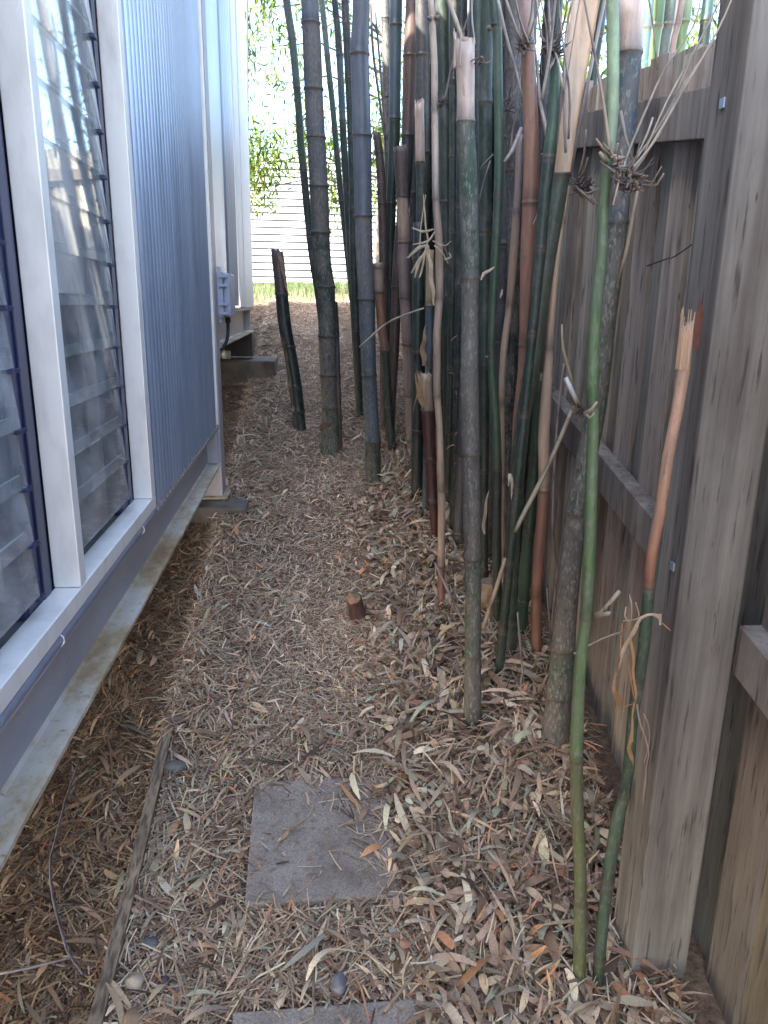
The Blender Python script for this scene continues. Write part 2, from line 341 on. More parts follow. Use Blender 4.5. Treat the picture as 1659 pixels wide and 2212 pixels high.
# long steel beam: web set back, flanges top and bottom
def beam(y0, y1, zb, zt, xw, name='beam'):
    t = MB(); t.box(xw-0.008, xw, y0, y1, zb+0.008, zt-0.008); t.box(XO-0.09, XO-0.004, y0, y1, zt-0.0085, zt)
    b = t.build(name, M['steel'], H)
    t = MB(); n = 60; q = np.linspace(y0, y1, n); V = []; 
    for y in q:
        e = XO + 0.0008*math.sin(31*y)+0.0006*math.sin(77*y)
        V += [(xw-0.045, y, zb), (e, y, zb), (e, y, zb+0.008), (xw+0.006, y, zb+0.008), (xw, y, zb+0.014)]
    F = []
    for i in range(n-1):
        for k in range(4): F.append((i*5+k, i*5+k+1, (i+1)*5+k+1, (i+1)*5+k))
    F.append((0,1,2,3,4)); t.add(V, F); t.build('beam_flange', M['flange'], b); return b
b1 = beam(-1.6, 3.405, 0.795, 0.965, -0.455)
t = MB(); t.box(-0.454, XO-0.006, 3.35, 3.358, 0.81, 0.955); t.build('stiffener', M['steel'], b1)
b2 = beam(3.56, 5.83, 1.30, 1.465, -0.45)
t = MB(); t.box(-0.449, XO-0.006, 5.55, 5.56, 1.315, 1.455); t.build('stiffener', M['steel'], b2)
# sill of the windows and the round lip under it
t = MB(); t.box(XO-0.046, XO, -1.6, 1.9365, 0.984, 1.0165, c=0.002); t.build('sill', M['alu'], H)
t = MB(); t.box(XO-0.11, XO-0.0475, -1.6, 1.9365, 0.984, 1.008); t.build('sill_track', M['seal'], H)
t = MB(); t.tube([(XO-0.009, -1.6, 0.9705, 0.0095), (XO-0.009, 0.6, 0.9705, 0.0095), (XO-0.009, 1.947, 0.9705, 0.0095)], 12); t.build('drip_lip', M['alu_blue'], H, True)
t = MB(); y = 1.97
while y < 3.32:
    t.box(XO-0.016, XO-0.0005, y, y+0.028, 0.968, 0.9835, c=0.002); y += 0.0465
t.box(XO-0.03, XO-0.0165, 1.95, 3.33, 0.966, 0.9845); t.build('drip_lip', M['steel'], H)
for y, in ((1.16,), (1.78,)):     # cable ties round the lip
    t = MB(); P = [(XO-0.009+0.0108*math.cos(a), y+0.002*math.sin(a), 0.9705+0.0108*math.sin(a), 0.0013) for a in np.linspace(0, 2*math.pi, 14)]
    t.tube(P, 5); t.build('cable_tie', M['alu'], H, True)
# louvred windows
def window(y0, y1, first):
    W = MB().box(XO-0.046, XO-0.0003, y0-0.034, y0-0.0005, 1.0175, 3.3, c=0.002).build('window', M['alu'], H)
    for ya, gw in ((y1-0.126, 0.124), (y0+0.002, 0.05)):
        t = MB(); t.box(-0.478, -0.4475, ya, ya+gw, 1.010, 3.3, c=0.003)
        t.box(-0.4475, -0.4435, ya+gw-0.05, ya+gw-0.02, 1.010, 3.3, c=0.001); t.box(-0.4475, -0.4455, ya+0.006, ya+0.018, 1.010, 3.3)
        zz = 1.0505
        while zz < 3.2:
            t.box(-0.4475, -0.423, ya-0.004+0.0, ya+0.022, zz-0.008, zz-0.001, c=0.001)
            t.box(-0.4475, -0.4335, ya+0.004, ya+0.020, zz-0.001, zz+0.03, c=0.002); zz += 0.0885
        t.build('louvre_gallery', M['gallery'], W)
    zz = 1.0505
    while zz < 3.2:
        tl = 0.0088 + random.uniform(-0.0003, 0.0003); h = 0.106
        xb, xt = -0.4265, -0.4265-tl; a, b = y0+0.003, y1-0.120
        V = [(xb, a, zz), (xb, b, zz), (xt, b, zz+h), (xt, a, zz+h)]; V += [(p[0]-0.005, p[1], p[2]) for p in V]
        gme = raw('louvre_blade', V, [(0,1,2,3), (7,6,5,4), (0,4,5,1), (1,5,6,2), (2,6,7,3), (3,7,4,0)], M['glass'], W)
        gme.data.materials.append(M['glass_edge'])
        gme.data.polygons[4].material_index = 1
        zz += 0.0885
    return W
w1 = window(0.690, 1.277, True); w2 = window(1.311, 1.900, False)
MB().box(XO-0.046, XO-0.0003, 1.9005, 1.9365, 1.0175, 3.3, c=0.002).build('window_mullion', M['alu'], H)
MB().box(XO-0.046, XO-0.0003, 0.605, 0.655, 1.0175, 3.3, c=0.002).build('window_mullion', M['alu'], H)
MB().box(XO-0.0455, XO-0.0, 0.60, 1.947, 3.3005, 3.345).build('window_head', M['alu'], H)
# inside: floor, walls, a stud, a checker plate step
t = MB(); t.box(-3.4, XO-0.112, -1.6, 3.40, 0.967, 0.990); t.build('floor', M['floor_in'], H)
t = MB(); t.box(-1.66, -1.6, -1.6, 3.40, 0.991, 3.3); t.box(-1.599, -0.5, 3.28, 3.32, 0.991, 3.3); t.build('interior_wall', M['wall_in'], H)
t = MB(); t.box(-0.56, -0.52, 1.96, 2.02, 0.991, 3.3); t.box(-0.56, -0.52, 1.28, 1.33, 0.991, 3.3); t.build('interior_stud', M['trim_in'], H)
t = MB(); t.box(-0.492, -0.488, 0.62, 1.935, 1.515, 3.3); t.build('blind', M['wall_in'], H)
t = MB(); t.box(-1.0, -0.80, 1.75, 3.2, 1.15, 1.55)
for i in range(26):
    for j in range(9):
        y = 1.78+i*0.055; z = 1.17+j*0.043; s = 1 if (i+j) % 2 else -1; d = 0.016; x = -0.7995
        V = [(x, y-d, z-s*d*0.8), (x, y+d*0.25, z-s*d*0.1-0.003*s), (x, y+d, z+s*d*0.8), (x, y-d*0.25, z+s*d*0.1+0.003*s), (x+0.004, y, z)]
        t.add(V, [(0,1,4), (1,2,4), (2,3,4), (3,0,4)])
t.box(-0.7985, -0.780, 1.9, 1.96, 1.0, 1.6)
t.build('checker_plate', M['plate'], H)
# roofs and hidden walls so that the inside is as dark as it should be, plus an added block
t = MB(); t.box(-4.0, XO+0.06, -1.9, 3.55, 3.42, 3.55); t.box(-3.46, -3.4, -1.6, 3.4, 0.967, 3.42); t.box(-3.4, XO-0.1, -1.66, -1.601, 0.967, 3.42); t.box(-3.4, XO-0.031, -1.6, 3.40, 3.346, 3.419)
t.build('roof_and_unseen', M['roof_and_unseen'], H)
t = MB(); t.box(-4.0, XO+0.05, 3.56, 5.95, 3.86, 3.95); t.box(-3.4, XO-0.101, 3.56, 5.80, 1.44, 1.484); t.box(-3.4, XO-0.04, 5.80, 5.84, 1.484, 3.859); t.box(-3.4, XO-0.101, 3.555, 3.559, 0.7, 1.439); t.box(-4.0, -0.68, 6.1, 7.2, 1.2, 4.3)  # last box: unseen block, added only to shade the far path
t.build('roof_and_unseen', M['roof_and_unseen'], H)
t = MB(); t.box(XO-0.04, XO-0.001, 4.73, 5.05, 1.478, 3.8, c=0.003); t.box(XO-0.04, XO+0.004, 5.07, 5.30, 1.474, 3.8, c=0.003); t.box(XO-0.04, XO-0.01, 5.051, 5.069, 1.474, 3.8)
t.box(XO-0.04, XO-0.01, 5.301, 5.329, 1.474, 3.8); t.box(XO-0.04, XO+0.002, 5.33, 5.83, 1.474, 3.8, c=0.003); t.build('white_trim', M['trim_in'], H)
t = MB(); t.box(XO-0.10, XO-0.004, 3.575, 5.83, 1.4655, 1.4735); t.build('siding_trim', M['steel'], H)
t = MB(); t.box(-0.60, XO-0.002, 5.60, 5.82, 1.13, 1.298, c=0.004); t.build('pier', M['black'], H)
t = MB(); t.box(-1.1, -0.235, 5.45, 6.0, 0.90, 1.11, c=0.015); t.build('footing', M['concrete'], H)
# service pipe and junction box
t = MB(); t.tube([(-0.95, 5.1, 1.19, 0.022), (-0.52, 5.1, 1.175, 0.022)], 14); pp = t.build('drain_pipe', M['pvc'], None, True)
tag(pp, 'short white drain pipe lying under the raised rear part of the house', 'pipe')
t = MB(); t.tube([(-0.56, 5.1, 1.1755, 0.027), (-0.51, 5.1, 1.174, 0.027)], 14); t.build('pipe_collar', M['pvc'], pp, True)
J = thing('junction_box', 'grey weatherproof junction box on the house wall with a black cable below', 'electrical box', (-0.39, 3.68, 1.42))
t = MB(); t.box(XO-0.006, XO+0.022, 3.57, 3.83, 1.435, 1.635, c=0.004); t.build('box_base', M['box'], J)
t = MB(); t.box(XO+0.0225, XO+0.052, 3.58, 3.82, 1.440, 1.630, c=0.008); t.build('lid', M['box'], J)
for z in (1.455, 1.495, 1.575, 1.615):
    t = MB(); t.box(XO+0.006, XO+0.045, 3.554, 3.572, z-0.007, z+0.007, c=0.003); t.build('lid_clip', M['box'], J)
for y, z in ((3.60, 1.645), (3.60, 1.424)):
    t = MB(); t.box(XO-0.004, XO+0.012, y-0.012, y+0.012, z-0.012, z+0.012, c=0.002); t.build('mounting_lug', M['box'], J)
t = MB(); t.tube([(-0.375, 3.70, 1.436, 0.013), (-0.375, 3.70, 1.41, 0.013)], 10); t.build('cable_gland', M['black'], J)
t = MB(); P = catmull([(-0.375, 3.70, 1.41, 0.008), (-0.376, 3.69, 1.36, 0.008), (-0.385, 3.67, 1.32, 0.008), (-0.41, 3.64, 1.29, 0.008), (-0.46, 3.62, 1.28, 0.008)], 0.02); t.tube(P, 10); t.build('cable', M['black'], J, True)

# ---------------------------------------------------------------- paling fence
FT = thing('paling_fence', 'weathered grey timber paling fence with rails and square post on the right', 'fence', (0.68, 1.14, G*1.14))
def ftop(y): return 1.995 + 0.177*(y-1.521)
def wtint(): 
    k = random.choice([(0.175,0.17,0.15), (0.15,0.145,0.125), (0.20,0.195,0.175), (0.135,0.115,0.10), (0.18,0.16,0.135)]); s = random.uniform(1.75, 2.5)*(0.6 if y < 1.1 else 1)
    return tuple(c*s for c in k)
y = -0.9; i = 0
while y < 9.0:
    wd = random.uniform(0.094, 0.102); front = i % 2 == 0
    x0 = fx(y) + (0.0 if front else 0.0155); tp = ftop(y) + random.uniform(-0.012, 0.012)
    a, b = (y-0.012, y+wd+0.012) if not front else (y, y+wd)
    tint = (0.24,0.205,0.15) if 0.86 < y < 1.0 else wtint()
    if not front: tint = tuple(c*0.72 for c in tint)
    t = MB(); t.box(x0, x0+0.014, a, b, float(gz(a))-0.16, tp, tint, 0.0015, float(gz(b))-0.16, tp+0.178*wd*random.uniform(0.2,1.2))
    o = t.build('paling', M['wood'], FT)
    y += wd + 0.001 - 0.0*i + (0.0 if front else -0.004); i += 1
def rail(y0, y1, zf, name='rail'):
    t = MB(); t.box(0, 0.042, y0, y1, zf(y0), zf(y0)+0.09, (0.21,0.19,0.17), 0.002, zf(y1), zf(y1)+0.09); t.V = [(x+fx(y_)-0.0435, y_, z) for x, y_, z in t.V]; o = t.build(name, M['wood'], FT)
    for k in range(2):
        pass
    return o
up = lambda y: 1.803 + 0.165*(y-1.431); lo = lambda y: 0.957 + 0.195*(y-1.514)
for (a, b) in ((-0.9, 1.139), (1.243, 3.5), (3.6, 5.9), (6.0, 8.9)):
    rail(a, b, up); rail(a, b, lo)
def post(y, top, cut=0.05, tint=(0.215,0.19,0.165)):
    x0, x1 = 0.622, 0.737; 
    if y > 2: x0 = fx(y)-0.1; x1 = fx(y)-0.002
    z0 = float(gz(y))-0.1
    V = [(x0,y,z0),(x1,y,z0),(x1,y+0.1,z0),(x0,y+0.1,z0),(x0,y,top-cut),(x1,y,top+cut*0.6),(x1,y+0.1,top+cut),(x0,y+0.1,top-cut*0.6)]
    bm = bmesh.new(); vs = [bm.verts.new(v) for v in V]
    for f in [(0,3,2,1),(4,5,6,7),(0,1,5,4),(1,2,6,5),(2,3,7,6),(3,0,4,7)]: bm.faces.new([vs[k] for k in f])
    bmesh.ops.bevel(bm, geom=bm.edges[:], offset=0.004, segments=2, profile=0.6, affect='EDGES'); bm.verts.index_update()
    t = MB(); t.add([tuple(v.co) for v in bm.verts], [tuple(v.index for v in f.verts) for f in bm.faces], tint); bm.free()
    return t.build('post', M['wood'], FT)
p1 = post(1.14, 1.985); post(3.5, 2.37); post(5.9, 2.8)
for (x, yy, z) in ((0.6205, 1.19, 1.80), (0.6205, 1.17, 1.075)):
    t = MB(); t.box(x-0.002, x+0.0015, yy-0.007, yy+0.007, z-0.009, z+0.006, c=0.001); t.build('nail_plate', M['nail'], p1)
t = MB(); rr = random.Random(3); n = 14; V = []
for k in range(n):
    a = 2*math.pi*k/n; V.append((0.6212, 1.185+0.013*math.cos(a)*rr.uniform(0.6,1.2), 1.475+0.05*math.sin(a)*rr.uniform(0.6,1.1)))
t.add(V, [tuple(range(n))]); t.build('resin_stain', speckled('orange_resin', (0.30,0.10,0.045), (0.14,0.06,0.035), 0.8, 0, 60), p1)
# ---------------------------------------------------------------- far white fence
WF = thing('white_fence', 'white horizontally ribbed metal fence beyond the end of the path', 'fence', (0, 12.0, float(gz(12.0))))
prof = [(0, 1.80)]; z = 1.80
while z < 3.52:
    prof += [(0.0, z+0.004), (-0.03, z+0.005), (-0.03, z+0.079), (0.0, z+0.080)]; z += 0.10
n = len(prof); V = [(-6, 12+d, zz) for d, zz in prof] + [(9, 12+d, zz) for d, zz in prof]
t = MB(); t.add(V, [(i, n+i, n+i+1, i+1) for i in range(n-1)])
fs = t.build('fence_sheet', M['white_sheet'], WF); fs.data.materials.append(M['gap'])
for p_ in fs.data.polygons:
    if all(abs(fs.data.vertices[v].co.y) < 0.001 for v in p_.vertices): p_.material_index = 1
for x in (-3.4, -1.0, 1.4, 3.8, 6.2):
    t = MB(); t.box(x-0.03, x+0.03, 12.031, 12.08, 1.7, 3.56); t.build('post', M['white_sheet'], WF)

